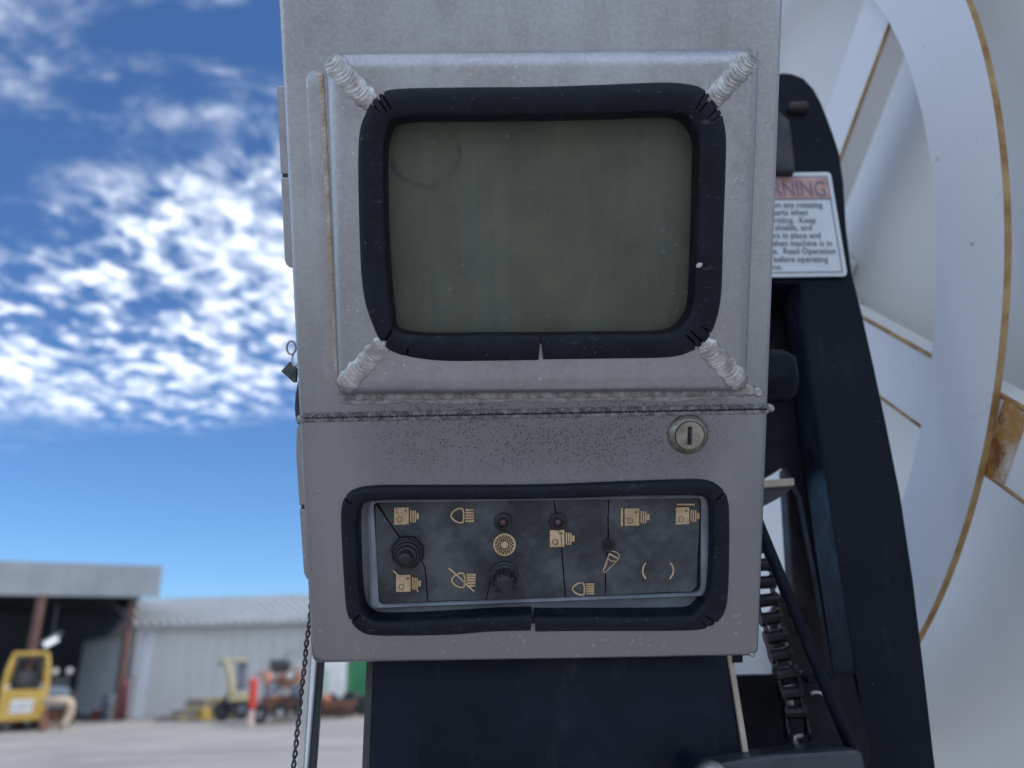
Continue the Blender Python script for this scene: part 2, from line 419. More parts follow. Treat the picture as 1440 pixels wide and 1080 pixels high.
# --- far closed shed on the right (front wall faces the yard)
A = G(198, 1012); A.y = A.y
def W3(px, z, Y, pyg=950):
    """world point at height z, depth Y under pixel column px"""
    p = V(px, pyg, Y); 
    for _ in range(3):
        # pixel row for this height, so that the column is followed along the leaning picture vertical
        q = Vector((p.x, Y, z)) - CAM; row = 540 - F * q.dot(cu) / q.dot(fw); p = V(px, row, Y)
    return Vector((p.x, Y, z))
t = thing('closed_shed', 'long closed grey shed with ribbed zinc roof and white corner trim behind the machinery', 'shed')
Ya = 28.5; Yb = 30.2
xa = W3(196, 0, Ya).x; xb = 9.0
He = 3.12; Hr = 4.62; Dp = 8.0
n_p = 46
for i in range(n_p):
    x0 = xa + (xb - xa) * i / n_p; x1 = xa + (xb - xa) * (i + 1) / n_p - .0015
    y0 = Ya + (Yb - Ya) * i / n_p
    MB().box(((x0 + x1) / 2, y0 + .03 + (.002 if i % 2 else 0), He / 2), (x1 - x0, .06, He)).build('wall_panel', SHWALL, t)
m = MB(); m.box(((xa + xb) / 2, Ya + Dp / 2 + 1.5, He / 2), (xb - xa - .3, Dp - .2, He - .2)); m.build('wall', SHWALL, t)
rp = lambda x, y, z: Vector((x, y, z))
xv = W3(158, Hr, Ya + 6).x
m = MB(); m.add([rp(xa - .45, Ya - .35, He + .02), rp(xb, Yb - .35, He + .02), rp(xb, Yb + 6, Hr), rp(xv, Ya + 6, Hr),
                 rp(xa - .45, Ya - .35, He - .10), rp(xb, Yb - .35, He - .10), rp(xb, Yb + 6, Hr - .12), rp(xv, Ya + 6, Hr - .12)],
                [(0, 1, 2, 3), (7, 6, 5, 4), (0, 4, 5, 1), (1, 5, 6, 2), (2, 6, 7, 3), (3, 7, 4, 0)]); m.build('roof', SHROOF, t)
m = MB()
for i in range(70):
    f = i / 70; a = rp(xa - .45, Ya - .36, He + .05).lerp(rp(xb, Yb - .36, He + .05), f); b = rp(xv, Ya + 6, Hr + .03).lerp(rp(xb, Yb + 6, Hr + .03), f)
    w = Vector((.05, 0, 0)); u = Vector((0, 0, .07))
    m.add([a - w, a + w, a + u, b - w, b + w, b + u], [(0, 1, 2), (3, 5, 4), (0, 2, 5, 3), (1, 4, 5, 2)])
o = m.build('roof_rib', SHROOF, t); o['kind'] = 'stuff'
m = MB(); m.box((xa - .1, Ya - .03, He / 2 - .03), (.5, .1, He - .06)); m.build('corner_trim', WTRIM, t, bevel=.01)
m = MB(); m.box(((xa + xb) / 2, (Ya + Yb) / 2 - .38, He - .04), (xb - xa + .4, .10, .14), rot=Matrix.Rotation(math.atan2(Yb - Ya, xb - xa), 3, 'Z')); m.build('gutter', SHROOF, t)
# --- open machinery shed on the left
t = thing('open_shed', 'open-fronted machinery shed with deep grey fascia and red steel columns', 'shed')
YL, YR = 24.6, 27.2
xr = W3(226, 4.6, YR).x; xl = W3(0, 4.6, YL).x; sl_ = (YR - YL) / (xr - xl)
x_out = xl - 14
def ys(x): return YR + (x - xr) * sl_
fz0, fz1 = 3.98, 5.06
nf = 22
for i in range(nf):
    x0 = x_out + (xr - x_out) * i / nf; x1 = x_out + (xr - x_out) * (i + 1) / nf - .008
    MB().add([rp(x, ys(x) + d, z) for d in (0, .08) for z in (fz0, fz1) for x in (x0, x1)], [(0, 1, 3, 2), (4, 6, 7, 5), (0, 4, 5, 1), (2, 3, 7, 6), (0, 2, 6, 4), (1, 5, 7, 3)]).build('fascia_sheet', SH1, t)
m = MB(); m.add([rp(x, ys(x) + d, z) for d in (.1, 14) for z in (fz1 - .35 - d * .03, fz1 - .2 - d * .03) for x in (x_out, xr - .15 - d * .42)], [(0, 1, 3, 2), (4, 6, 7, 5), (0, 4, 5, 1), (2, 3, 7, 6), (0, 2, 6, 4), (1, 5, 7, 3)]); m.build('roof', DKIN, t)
m = MB(); m.box((xr - .12, ys(xr) + .14, (fz0 + fz1) / 2), (.06, .1, fz1 - fz0 - .02)); m.build('fascia_end', SH1, t)
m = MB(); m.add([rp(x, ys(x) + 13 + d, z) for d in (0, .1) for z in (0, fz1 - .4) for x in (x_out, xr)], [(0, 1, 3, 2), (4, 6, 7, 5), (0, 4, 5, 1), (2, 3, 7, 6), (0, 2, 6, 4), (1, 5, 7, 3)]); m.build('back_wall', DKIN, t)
# inner side wall on the right: runs from the second column back into the shed
xw = W3(186, 2, YR + .6).x
xw2 = W3(86, 2, YR + 12).x
def wallq(f0, f1, z0, z1, th=.05, off=0):
    a = rp(xw, YR + .8, 0).lerp(rp(xw2, YR + 12, 0), f0); b = rp(xw, YR + .8, 0).lerp(rp(xw2, YR + 12, 0), f1)
    d = (b - a).normalized(); nn = Vector((d.y, -d.x, 0)); nn = nn if nn.y < 0 else -nn
    a = a + nn * off; b = b + nn * off
    vs = [a + Vector((0, 0, z0)), b + Vector((0, 0, z0)), b + Vector((0, 0, z1)), a + Vector((0, 0, z1))]
    return vs + [v - nn * th for v in vs], [(0, 1, 2, 3), (7, 6, 5, 4), (0, 4, 5, 1), (1, 5, 6, 2), (2, 6, 7, 3), (3, 7, 4, 0)]
MB().add(*wallq(0, 1, 0, 2.95)).build('side_wall', worn('shed_side_sheet', (.45, .46, .48), (.52, .53, .55), .7, 0, 1), t)
for k in range(5):
    f0 = .14 + k * .10
    MB().add(*wallq(f0, f0 + .097, .03, 2.75, .03, .06)).build('door_panel', SHD, t)
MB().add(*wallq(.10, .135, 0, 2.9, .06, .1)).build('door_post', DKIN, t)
for pxc in (44, 176):
    p = W3(pxc, 2.2, ys(W3(pxc, 2.2, 26).x) + .3)
    MB().box((p.x, p.y, 2.0), (.2 if pxc < 100 else .15, .2, 4.0)).build('column', REDST, t, bevel=.01)
p = W3(-90, 2.2, ys(W3(-90, 2.2, 25).x) + .3); MB().box((p.x, p.y, 2.12), (.24, .2, 4.24)).build('column', REDST, t, bevel=.01)
# high window of daylight through the roof end + lamp
lm = Mat('lit_tube_lamp', .4); lm.set('Emission Color', (.85, .92, 1, 1)); lm.set('Emission Strength', .75); lm.set('Base Color', (.8, .8, .8, 1))
t = thing('tube_lamp', 'lit white tube lamp hanging in the dark open shed above the yellow forklift', 'lamp', V(72, 903, 30))
rt = Matrix.Rotation(R(-28), 3, 'Y')
m = MB(); m.tube([rt @ Vector((-.27, 0, 0)), rt @ Vector((-.24, 0, 0)), rt @ Vector((.24, 0, 0)), rt @ Vector((.27, 0, 0))], [.05, .09, .09, .05], 12); m.build('lamp_tube', lm.m, t, True)
m = MB(); m.box((0, .0, .16), (.8, .22, .05), rot=rt); m.box((.0, 0, .75), (.02, .02, 1.2)); m.build('lamp_housing', SHD, t)
# ================================================================== YARD MACHINES
YEL = worn('faded_yellow_paint', (.42, .27, .05), (.52, .36, .09), .5, 0, 3)
YEL2 = worn('pale_yellow_paint', (.38, .33, .19), (.46, .41, .26), .55, 0, 3)
TYRE = worn('dusty_tyre', (.025, .027, .03), (.05, .052, .055), .8, 0, 6)
DKM = worn('dark_machine_metal', (.03, .035, .045), (.07, .075, .085), .5, .2, 4)
RUSTM = worn('rusty_red_machine', (.16, .06, .04), (.26, .12, .08), .7, 0, 4)
ORNG = worn('orange_paint', (.38, .13, .07), (.46, .22, .14), .5, 0, 4)
REDP = worn('bright_red_paint', (.55, .03, .025), (.62, .06, .04), .35, 0, 4)
PALE = worn('pale_dusty_steel', (.45, .45, .46), (.6, .6, .6), .5, .2, 3)
WOOD = worn('weathered_timber', (.42, .32, .17), (.58, .45, .25), .8, 0, 3, sc=(1, 6, 6))
WOODG = worn('grey_timber', (.2, .18, .16), (.3, .27, .22), .8, 0, 3)
WHT = worn('white_sheet', (.6, .62, .63), (.72, .73, .74), .5, 0, 2)
GRN = worn('green_container_paint', (.03, .20, .09), (.05, .28, .13), .5, 0, 1.5)
BLUM = worn('blue_grey_paint', (.12, .16, .22), (.19, .24, .31), .45, 0, 3)
def wheel(par, c, r, w, name='wheel', hubm=None):
    m = MB(); ax = Vector((0, 1, 0)) if False else Vector((1, 0, 0))
    m.lathe(Vector(c) - ax * w / 2, ax, [(r * .55, 0), (r * .93, 0), (r, w * .15), (r, w * .85), (r * .93, w), (r * .55, w)], 28)
    o = m.build(name, TYRE, par, auto=40)
    m = MB(); m.lathe(Vector(c) - ax * (w / 2 - .02), ax, [(r * .2, 0), (r * .56, .02), (r * .56, w - .05), (r * .2, w - .03)], 16)
    m.build('rim', hubm or YEL, o)
    return o
def wheely(par, c, r, w, mat=None):
    m = MB(); ax = Vector((0, 1, 0))
    m.lathe(Vector(c) - ax * w / 2, ax, [(r * .5, 0), (r * .93, 0), (r, w * .15), (r, w * .85), (r * .93, w), (r * .5, w)], 28)
    o = m.build('wheel', TYRE, par, auto=40)
    MB().lathe(Vector(c) - ax * (w / 2 + .01), ax, [(r * .12, 0), (r * .5, .02), (r * .52, w * .8)], 16).build('rim', mat or PALE, o)
# --- yellow forklift, seen from behind
Yf = 23.3; q = W3(24, 0, Yf)
t = thing('forklift', 'yellow forklift with overhead guard parked in front of the open shed', 'forklift', Vector((q.x, q.y, 0)))
m = MB(); m.prism([Vector((-.58, 0, .28)), Vector((.6, 0, .28)), Vector((.62, 0, .95)), Vector((.50, 0, 1.12)), Vector((-.5, 0, 1.12)), Vector((-.6, 0, .95))], Vector((0, .7, 0))); m.build('counterweight', YEL, t, bevel=.05)
m = MB(); m.box((0, 1.3, .62), (1.0, 1.3, .5)); m.box((-.5, 1.4, .5), (.12, 1.2, .5)); m.box((.5, 1.4, .5), (.12, 1.2, .5)); m.build('chassis', YEL, t, bevel=.03)
m = MB()
for sx in (-1, 1):
    m.tube([Vector((sx * .56, .35, 1.05)), Vector((sx * .52, .45, 1.7)), Vector((sx * .42, .55, 2.12))], .06, 8)
    m.tube([Vector((sx * .5, 2.0, .6)), Vector((sx * .46, 1.9, 1.5)), Vector((sx * .42, 1.65, 2.12))], .05, 8)
    m.tube([Vector((sx * .42, .5, 2.12)), Vector((sx * .42, 1.7, 2.14))], .05, 8)
m.tube([Vector((-.45, .52, 2.12)), Vector((.45, .52, 2.12))], .065, 8); m.tube([Vector((-.45, 1.68, 2.14)), Vector((.45, 1.68, 2.14))], .05, 8)
for k in range(5): m.box((0, .72 + k * .2, 2.16), (.84, .05, .03))
m.build('overhead_guard', YEL, t, True, auto=40)
m = MB(); m.box((0, .95, 1.2), (.46, .5, .14)); m.box((0, .72, 1.42), (.44, .12, .42)); m.build('seat', DKM, t, bevel=.04)
o = MB().tube([Vector((.17 * math.cos(a), 1.55 + .05 * math.sin(a), 1.5 + .17 * math.sin(a))) for a in (2 * math.pi * k / 20 for k in range(20))], .018, 6, closed=True).build('steering_wheel', DKM, t, True)
m = MB()
for sx in (-1, 1): m.box((sx * .3, 2.2, 1.15), (.1, .14, 1.9))
for z in (.5, 1.15, 2.05): m.box((0, 2.2, z), (.6, .1, .08))
m.build('mast', DKM, t, bevel=.01)
for sx in (-1, 1):
    MB().box((sx * .2, 2.75, .1), (.12, 1.0, .04)).build('fork', DKM, t)
    wheel(t, (sx * .48, .35, .26), .26, .2); wheel(t, (sx * .5, 1.9, .33), .33, .24)
o = MB().add([Vector((-.30, -.012, .5)), Vector((.26, -.012, .5)), Vector((.28, -.012, .86)), Vector((-.28, -.012, .86))], [(0, 1, 2, 3)]).build('rear_plate', WHT, t, fix=False)
vs, fs = clean_text('CAT', .27, 'CENTER')
MB().add([Vector((v.x - .01, -.018, v.y + .58)) for v in vs], fs).build('plate_lettering', worn('grey_lettering', (.2, .22, .26), (.26, .28, .32), .6, 0, 5), o, fix=False)
for sx in (-1, 1): MB().lathe((sx * .44, .42, 1.2), (0, -1, 0), [(.03, -.04), (.07, 0), (.06, .02)], 14).build('work_light', PALE, t)
# --- tan steel hoop frame beside the forklift
q = W3(76, 0, 22.9)
t = thing('hoop_frame', 'rounded tan steel hoop frame standing on the ground right of the forklift', 'frame', Vector((q.x, q.y, 0)))
m = MB(); pts = [Vector((-.4, 0, .80))] + [Vector((.12 + .2 * math.sin(a), 0, .6 + .2 * math.cos(a))) for a in (math.pi / 2 * k / 6 for k in range(7))] + [Vector((.31, 0, .4)), Vector((.24, 0, .2)), Vector((.16, 0, .12))]
m.tube(pts, .115, 10); m.build('hoop', worn('tan_steel', (.42, .33, .24), (.5, .4, .3), .6, 0, 3), t, True)
m = MB(); m.box((-.3, .1, .3), (.16, .3, .55)); m.box((-.15, .12, .14), (.3, .2, .1)); m.build('base', RUSTM, t, bevel=.02)
MB().box((.14, 0, .06), (.06, .06, .12)).build('foot', DKM, t)
MB().box((.0, .2, .4), (.36, .1, .3)).build('drawbar_plate', RUSTM, t)
# --- dark tractor with round lamps behind it
q = W3(72, 0, 25.4)
t = thing('small_tractor', 'dark small tractor with two round lamps on stalks inside the shed mouth', 'tractor', Vector((q.x, q.y, 0)))
m = MB(); m.box((0, .6, .8), (.7, 1.6, .55)); m.box((0, 0, .85), (.6, .3, .6)); m.build('body', BLUM, t, bevel=.05)
for px_c, dx in ((78, -.12), (93, .27)):
    MB().tube([Vector((dx, 0, .9)), Vector((dx - .03, 0, 1.55))], .03, 8).build('lamp_stalk', DKM, t)
    MB().lathe((dx - .02, -.02, 1.62), (0, -1, 0), [(.04, -.06), (.10, 0), (.095, .03), (.06, .035)], 18).build('round_lamp', PALE, t)
for sx in (-1, 1): wheel(t, (sx * .5, 1.1, .5), .5, .25, hubm=PALE); wheel(t, (sx * .42, 0, .32), .32, .18, hubm=PALE)
m = MB(); m.box((0, 1.3, 1.25), (.5, .45, .35)); m.build('seat', DKM, t, bevel=.05)
# --- clutter at the shed mouth
def drum(px, Y, r, h, mat, label, cat='drum', name='oil_drum'):
    q = W3(px, 0, Y); t = thing(name, label, cat, Vector((q.x, q.y, 0)))
    MB().lathe((0, 0, 0), (0, 0, 1), [(r, 0), (r, h * .32), (r * 1.04, h * .34), (r, h * .36), (r, h * .64), (r * 1.04, h * .66), (r, h * .68), (r, h)], 24).build('barrel', mat, t, True, auto=40)
    MB().lathe((0, 0, h - .02), (0, 0, 1), [(r * .94, 0), (r * .94, .03)], 24).build('lid', mat, t)
drum(134, 27.6, .16, .36, worn('dark_red_paint', (.12, .03, .04), (.18, .05, .06), .5, 0, 3), 'low dark red bucket on the floor in front of the grey shed door', 'bucket', 'bucket')
drum(151, 27.9, .27, .85, BLUM, 'blue grey drum left of the second red column')
drum(162, 27.5, .24, .7, PALE, 'pale steel drum closest to the second red column')
q = W3(170, 0, 27.4)
t = thing('gas_cylinder_trolley', 'dark red cylinder on a trolley leaning by the second red column', 'trolley', Vector((q.x, q.y, 0)))
MB().lathe((0, 0, .1), (0, 0, 1), [(.13, 0), (.15, .05), (.15, 1.0), (.08, 1.2), (.04, 1.22), (.04, 1.34)], 18).build('cylinder', worn('maroon_paint', (.09, .02, .03), (.13, .04, .05), .5, 0, 3), t, True)
m = MB(); m.tube([Vector((-.2, .15, .05)), Vector((-.2, .2, 1.4)), Vector((.2, .2, 1.4)), Vector((.2, .15, .05))], .025, 6); m.box((0, .0, .08), (.44, .36, .03)); m.build('trolley_frame', DKM, t)
# --- timber stack
tA = W3(228, 0, 26.5); tB = W3(342, 0, 26.0)
t = thing('timber_stack', 'low stack of yellowish timber boards lying along the closed shed', 'timber', Vector((tA.x, tA.y, 0)))
Lx = tB.x - tA.x; rnd = random.Random(3)
for k in range(44):
    l = rnd.uniform(.5, 1.5) ; x = rnd.uniform(.15, max(.2, Lx - l * .5)); z = .07 + (k // 9) * .125
    if z > .3 and x < Lx * .35: z = .07
    mt = WOODG if x < Lx * .33 else rnd.choice((WOOD, WOOD, YEL2, WOODG))
    MB().box((x + l / 2 - .2, rnd.uniform(-.5, .4), z + rnd.uniform(0, .04)), (l, .22, .11), rot=Matrix.Rotation(rnd.uniform(-.12, .12), 3, 'Z') @ Matrix.Rotation(rnd.uniform(-.03, .03), 3, 'Y')).build('board', mt, t)
MB().lathe((Lx * .58, -.65, .02), (0, 0, 1), [(.16, 0), (.16, .3), (.1, .34)], 16).build('block', YEL, t)
# --- pale yellow jib machine
q = W3(321, 0, 25.0)
t = thing('yellow_jib', 'pale yellow bent jib arm on a dark wheeled base by the timber', 'crane', Vector((q.x, q.y, 0)))
m = MB(); m.tube([Vector((.05, 0, .55)), Vector((.0, 0, .9)), Vector((-.02, 0, 1.15)), Vector((-.17, 0, 1.6)), Vector((-.22, 0, 1.74)), Vector((-.36, 0, 1.72))], [.11, .12, .1, .09, .085, .06], 8); m.build('jib_arm', YEL2, t, True)
MB().tube([Vector((-.2, 0, 1.76)), Vector((.2, 0, 1.74)), Vector((.42, 0, 1.72))], .05, 8).build('top_beam', YEL2, t)
MB().tube([Vector((-.38, 0, 1.72)), Vector((-.4, 0, 1.6))], .06, 8).build('hook_head', worn('green_block', (.10, .18, .06), (.16, .26, .1), .5, 0, 3), t)
m = MB(); m.box((.3, .05, .6), (.75, .6, .1)); m.box((.36, .05, .72), (.3, .3, .16)); m.build('chassis', YEL2, t, bevel=.03)
m = MB(); m.prism([Vector((-.5, 0, .42)), Vector((-.1, 0, .75)), Vector((.3, 0, .6)), Vector((.3, 0, .35)), Vector((-.5, 0, .35))], Vector((0, .5, 0))); m.build('skid_plate', DKM, t, bevel=.02)
wheely(t, (-.2, .1, .27), .25, .2, DKM); wheely(t, (.36, -.1, .33), .31, .22, BLUM)
MB().box((.28, .2, 1.32), (.3, .25, .72)).build('radiator_box', worn('grey_purple_paint', (.14, .15, .2), (.2, .2, .26), .5, 0, 3), t, bevel=.02)
MB().box((.3, .2, .93), (.34, .2, .1)).build('lower_tank', BLUM, t, bevel=.02)
# --- red post
q = W3(352, 0, 22.6)
t = thing('red_bollard', 'bright red rounded post on a pale stand in front of the red machine', 'post', Vector((q.x, q.y, 0)))
MB().lathe((0, 0, .42), (0, 0, 1), [(.10, 0), (.105, .05), (.105, .68), (.09, .76), (.055, .80), (.01, .81)], 20).build('red_sleeve', REDP, t, True)
MB().lathe((0, 0, 0), (0, 0, 1), [(.13, 0), (.09, .03), (.08, .42)], 16).build('stand', worn('pink_grey_dust', (.35, .27, .26), (.45, .36, .35), .7, 0, 3), t, True)
MB().tube([Vector((.03, 0, 1.3)), Vector((.02, 0, 1.95))], .022, 8).build('mast_pole', PALE, t)
# --- rusty red machine
q = W3(398, 0, 23.2)
t = thing('red_farm_machine', 'rusty red farm machine with blue-grey drums and a dark engine box', 'farm machine', Vector((q.x, q.y, 0)))
m = MB(); m.box((.1, .3, .42), (1.7, .9, .26)); m.box((.1, .1, .62), (1.5, .5, .18)); m.build('chassis', RUSTM, t, bevel=.04)
m = MB(); m.box((-.2, .3, 1.5), (.6, .5, .38), rot=Matrix.Rotation(R(5), 3, 'Y')); m.build('engine_box', DKM, t, bevel=.05)
for x, c in ((-.38, BLUM), (.42, BLUM)): MB().lathe((x, -.15, .85), (0, -1, 0), [(.2, -.2), (.21, 0), (.18, .08), (.08, .1)], 20).build('side_drum', c, t, True, auto=50)
for x in (-.5, .35, .75): MB().lathe((x, -.05, 1.2 + .06 * x), (.2, -1, .1), [(.12, -.1), (.17, 0), (.12, .1)], 16).build('orange_hub', ORNG, t, True)
for x, z, s_ in ((0, 1.08, .3), (.15, 1.3, .2), (.6, 1.5, .24), (-.72, 1.35, .16), (.75, .9, .24)):
    MB().box((x, .1, z), (s_ * 1.4, .3, s_), rot=Matrix.Rotation(x, 3, 'Y')).build('cover_plate', random.choice((RUSTM, ORNG, worn('dusty_pink', (.32, .22, .2), (.42, .3, .28), .6, 0, 4))), t, bevel=.03)
for x in (-.65, -.1, .5): wheely(t, (x, -.12, .27), .26, .2)
m = MB(); m.tube([Vector((-.3, .2, 1.6)), Vector((.2, .2, 1.95))], .02, 6); m.tube([Vector((.7, 0, .9)), Vector((.68, 0, 1.8))], .035, 6); m.build('pipe', DKM, t)
MB().box((.3, -.1, .1), (1.3, .3, .1)).build('drag_bar', WOODG, t)
PINK = worn('dusty_pink_rust', (.30, .20, .18), (.42, .31, .28), .7, 0, 5)
rq = random.Random(11)
for k in range(52):
    mt = rq.choice((RUSTM, PINK, RUSTM, DKM, ORNG, RUSTM, TYRE, RUSTM, PALE, DKM))
    x, z = rq.uniform(-.85, .85), rq.uniform(.3, 1.45)
    if rq.random() < .5: MB().tube([Vector((x, rq.uniform(-.3, 0), z)), Vector((x + rq.uniform(-.35, .35), rq.uniform(-.3, .1), z + rq.uniform(-.3, .35)))], rq.uniform(.02, .05), 8).build('hydraulic_pipe', mt, t)
    else: MB().box((x, rq.uniform(-.35, .1), z), (rq.uniform(.08, .26), .12, rq.uniform(.06, .22)), rot=Matrix.Rotation(rq.uniform(-.8, .8), 3, 'Y')).build('bracket', mt, t, bevel=.015)
q = W3(474, 0, 24.2)
t = thing('rusty_cultivator', 'low rusty brown cultivator frame lying before the tyres under the box', 'cultivator', Vector((q.x, q.y, 0)))
MB().box((0, 0, .42), (1.1, .12, .12)).build('beam', RUSTM, t, bevel=.02); MB().box((.1, .3, .5), (.9, .12, .1)).build('beam', DKM, t, bevel=.02)
for k in range(6): MB().tube([Vector((-.5 + k * .19, 0, .45)), Vector((-.52 + k * .19, -.12, .25)), Vector((-.48 + k * .19, -.02, .02))], .03, 8).build('tine', RUSTM, t)
MB().lathe((-.35, -.1, .55), (0, -1, 0), [(.1, -.1), (.16, 0), (.1, .08)], 16).build('hub', ORNG, t, True)
# --- white and green containers, dark tyres, seen under the box between the posts
t = thing('white_tank', 'white box tank standing left of the green container', 'tank', W3(462, 0, 27))
MB().box((0, 0, 1.1), (1.0, .9, 1.7)).build('tank_body', WHT, t, bevel=.06); MB().box((-.25, -.47, .95), (.4, .04, .9)).build('side_panel', worn('mint_panel', (.35, .5, .42), (.42, .58, .5), .5, 0, 3), t)
MB().lathe((0, 0, 1.95), (0, 0, 1), [(.2, 0), (.2, .08)], 16).build('filler_cap', DKM, t); MB().box((0, 0, .15), (1.05, .95, .28)).build('pallet', WOODG, t)
t = thing('green_container', 'green sheet-metal container visible under the control box', 'container', W3(512, 0, 27.3))
MB().box((0, .8, 1.35), (1.15, 1.9, 1.9)).build('container_body', GRN, t, bevel=.02)
for k in range(7): MB().box((-.51 + k * .17, -.17, 1.35), (.07, .06, 1.75)).build('rib', GRN, t)
MB().box((0, .8, .2), (1.1, 1.8, .4)).build('skid', DKM, t)
for k, (pxx, yy, r_) in enumerate(((447, 25.2, .3), (462, 25.7, .34), (478, 25.0, .27), (492, 25.6, .36), (510, 25.2, .3))):
    q = W3(pxx, 0, yy)
    lab = ['tyre at the left end of the row under the control box, next to the post', 'second tyre from the left post in the row before the white tank', 'smallest tyre in the middle of the row before the tank and container', 'largest tyre, in front of the green container', 'tyre at the right end of the row, beside the dark mast'][k]
    m = MB(); m.lathe((0, -.1, r_), (0, 1, 0), [(r_ * .55, 0), (r_ * .93, 0), (r_, .04), (r_, .18), (r_ * .93, .22), (r_ * .55, .22), (r_ * .5, .11)], 26)
    o = m.build('tyre', TYRE, auto=40); o.location = q; o.rotation_euler = (0, 0, random.uniform(-.5, .5)); tag(o, lab, 'tyre', 'tyres lying in front of the tank and container')
for nm in ('forklift', 'small_tractor', 'hoop_frame', 'red_farm_machine', 'yellow_jib', 'red_bollard', 'white_tank', 'green_container'):
    o = bpy.data.objects[nm]; o.rotation_euler = (0, 0, math.atan2(-o.location.x, o.location.y))
# ================================================================== REEL (right)
s_ = 1.2
nrm_c = Vector((math.cos(-.0456) * math.sin(1.48445), math.sin(-.0456), math.cos(-.0456) * math.cos(1.48445)))
c_c = Vector(((1022.0 - 720) / F, -(470.0 - 540) / F, 1.0)) * s_
def c2w(v): return cr * v.x + cu * v.y + fw * v.z
RN = c2w(nrm_c).normalized(); RC = CAM + c2w(c_c)
RU = (Vector((0, 0, 1)) - RN * RN.z).normalized(); RF = RU.cross(RN)      # in-plane axes
RMx = Matrix((RF, RU, RN)).transposed().to_4x4(); RMx.translation = RC    # local z = away from the camera side
RI = RMx.inverted()
def RL(px, py, w=0.0):
    o = RI @ CAM; d = RI.to_3x3() @ ray(px, py); tt = (w - o.z) / d.z; p = o + d * tt; return Vector((p.x, p.y, w))
Ro, Rin = .4994 * s_, .4301 * s_
def reelpaint():
    m = Mat('white_reel_paint', .35, 0, .5)
    n = m.noise(2.5, 6, .6); base = m.mix(m.ramp(n, .35, .7), (.78, .79, .80), (.83, .84, .85))
    base = m.mix(m.ramp(m.noise(9, 6, .75, (1, 2.5, 1)), .60, .74, 0, .35), base, (.46, .40, .32))
    base = m.mix(m.ramp(m.noise(60, 3), .70, .76, 0, .6), base, (.2, .16, .12))
    m.set('Base Color', base); m.set('Roughness', m.ramp(n, .3, .7, .28, .45)); m.bump(m.noise(6, 3), .002, .3); return m.m
RW = reelpaint()
RUSTE = worn('rusty_cut_edge', (.28, .14, .045), (.50, .34, .16), .7, 0, 35, lo=.3, hi=.7)
def rustpatch():
    m = Mat('rust_stained_white', .5, 0, .4)
    n = m.noise(14, 6, .7)
    base = m.mix(m.ramp(n, .33, .52), (.66, .60, .50), (.46, .24, .06)); base = m.mix(m.ramp(m.noise(40, 5, .7), .52, .66), base, (.24, .09, .03))
    m.set('Base Color', base); return m.m
RST = rustpatch()
REEL = thing('hose_reel', 'large white painted reel flange with flat ring, radial spokes and rusty edges', 'reel', RMx)
def arc(r, w, n=160): return [Vector((r * math.cos(2 * math.pi * k / n), r * math.sin(2 * math.pi * k / n), w)) for k in range(n)]
TH = .0065; SD = .032
def ringmesh(ri, ro, w0, w1, mats, name, nseg=200, edge=True):
    m = MB(); a = arc(ro, w0, nseg); b = arc(ri, w0, nseg); c = arc(ro, w1, nseg); d = arc(ri, w1, nseg); n = nseg
    vs = a + b + c + d
    f = [(k, (k + 1) % n, n + (k + 1) % n, n + k) for k in range(n)]; m.add(vs, f, 0)
    f2 = [(k, 2 * n + k, 2 * n + (k + 1) % n, (k + 1) % n) for k in range(n)] + [(n + k, n + (k + 1) % n, 3 * n + (k + 1) % n, 3 * n + k) for k in range(n)]
    m.add(vs, f2, 1); m.add(vs, [(2 * n + k, 3 * n + k, 3 * n + (k + 1) % n, 2 * n + (k + 1) % n) for k in range(n)], 0)
    return m.build(name, mats, REEL, bevel=0)
ringmesh(Rin, Ro, 0, TH, [RW, RUSTE], 'rim_ring')
DG = .06
ringmesh(.05, 1.05 * s_ * .85, TH + SD + DG, TH + SD + DG + .006, [worn('cream_reel_paint', (.74, .73, .70), (.82, .81, .79), .4, 0, 3), RUSTE], 'flange_disc')
# spokes: folded channels between ring and disc
pA0 = RL(1241 - 26, 60, TH); pA1 = RL(1182 - 22, 215, TH)
angA = math.atan2((pA0 - pA1).y, (pA0 - pA1).x)
pB0 = RL(1260, 525, TH); pB1 = RL(1425, 632, TH)
angB = math.atan2((pB1 - pB0).y, (pB1 - pB0).x)
print('spoke angles', math.degrees(angA), math.degrees(angB), pA0, pA1, pB0, pB1)
def spoke(p0, ang, r0_, r1_, hw, nm='spoke', sides=(-1, 1)):
    d = Vector((math.cos(ang), math.sin(ang), 0)); e = Vector((-d.y, d.x, 0))
    foot = p0 - d * p0.dot(d); foot.z = 0
    a = foot + d * r0_; b = foot + d * r1_
    z0, z1 = TH + .0015, TH + SD
    m = MB()
    vs = [a - e * hw, b - e * hw, b + e * hw, a + e * hw]
    vs = [Vector((v.x, v.y, z0)) for v in vs] + [Vector((v.x, v.y, z1)) for v in vs]
    m.add(vs, [(0, 1, 2, 3)], 0); m.add(vs, [(0, 4, 5, 1), (1, 5, 6, 2), (2, 6, 7, 3), (3, 7, 4, 0)], 0); m.add(vs, [(7, 6, 5, 4)], 0)
    o = m.build(nm, [RW], REEL, bevel=.003)
    m = MB()
    for s in sides:
        m.tube([a + e * hw * s + Vector((0, 0, z0 + .001)), b + e * hw * s + Vector((0, 0, z0 + .001))], .0022, 6)
    m.build('rusty_edge', RUSTE, o)
    for q_ in (.08, .96):
        m = MB(); m.box(a.lerp(b, q_) + Vector((0, 0, z1 + DG / 2)), (.03, .03, DG - .004), rot=Matrix.Rotation(ang, 3, 'Z')); m.build('standoff', RW, o)
spoke(pA0, angA, .12, .88, .036, sides=(1,))
spoke(pB0, angB, .12, .88, .033)
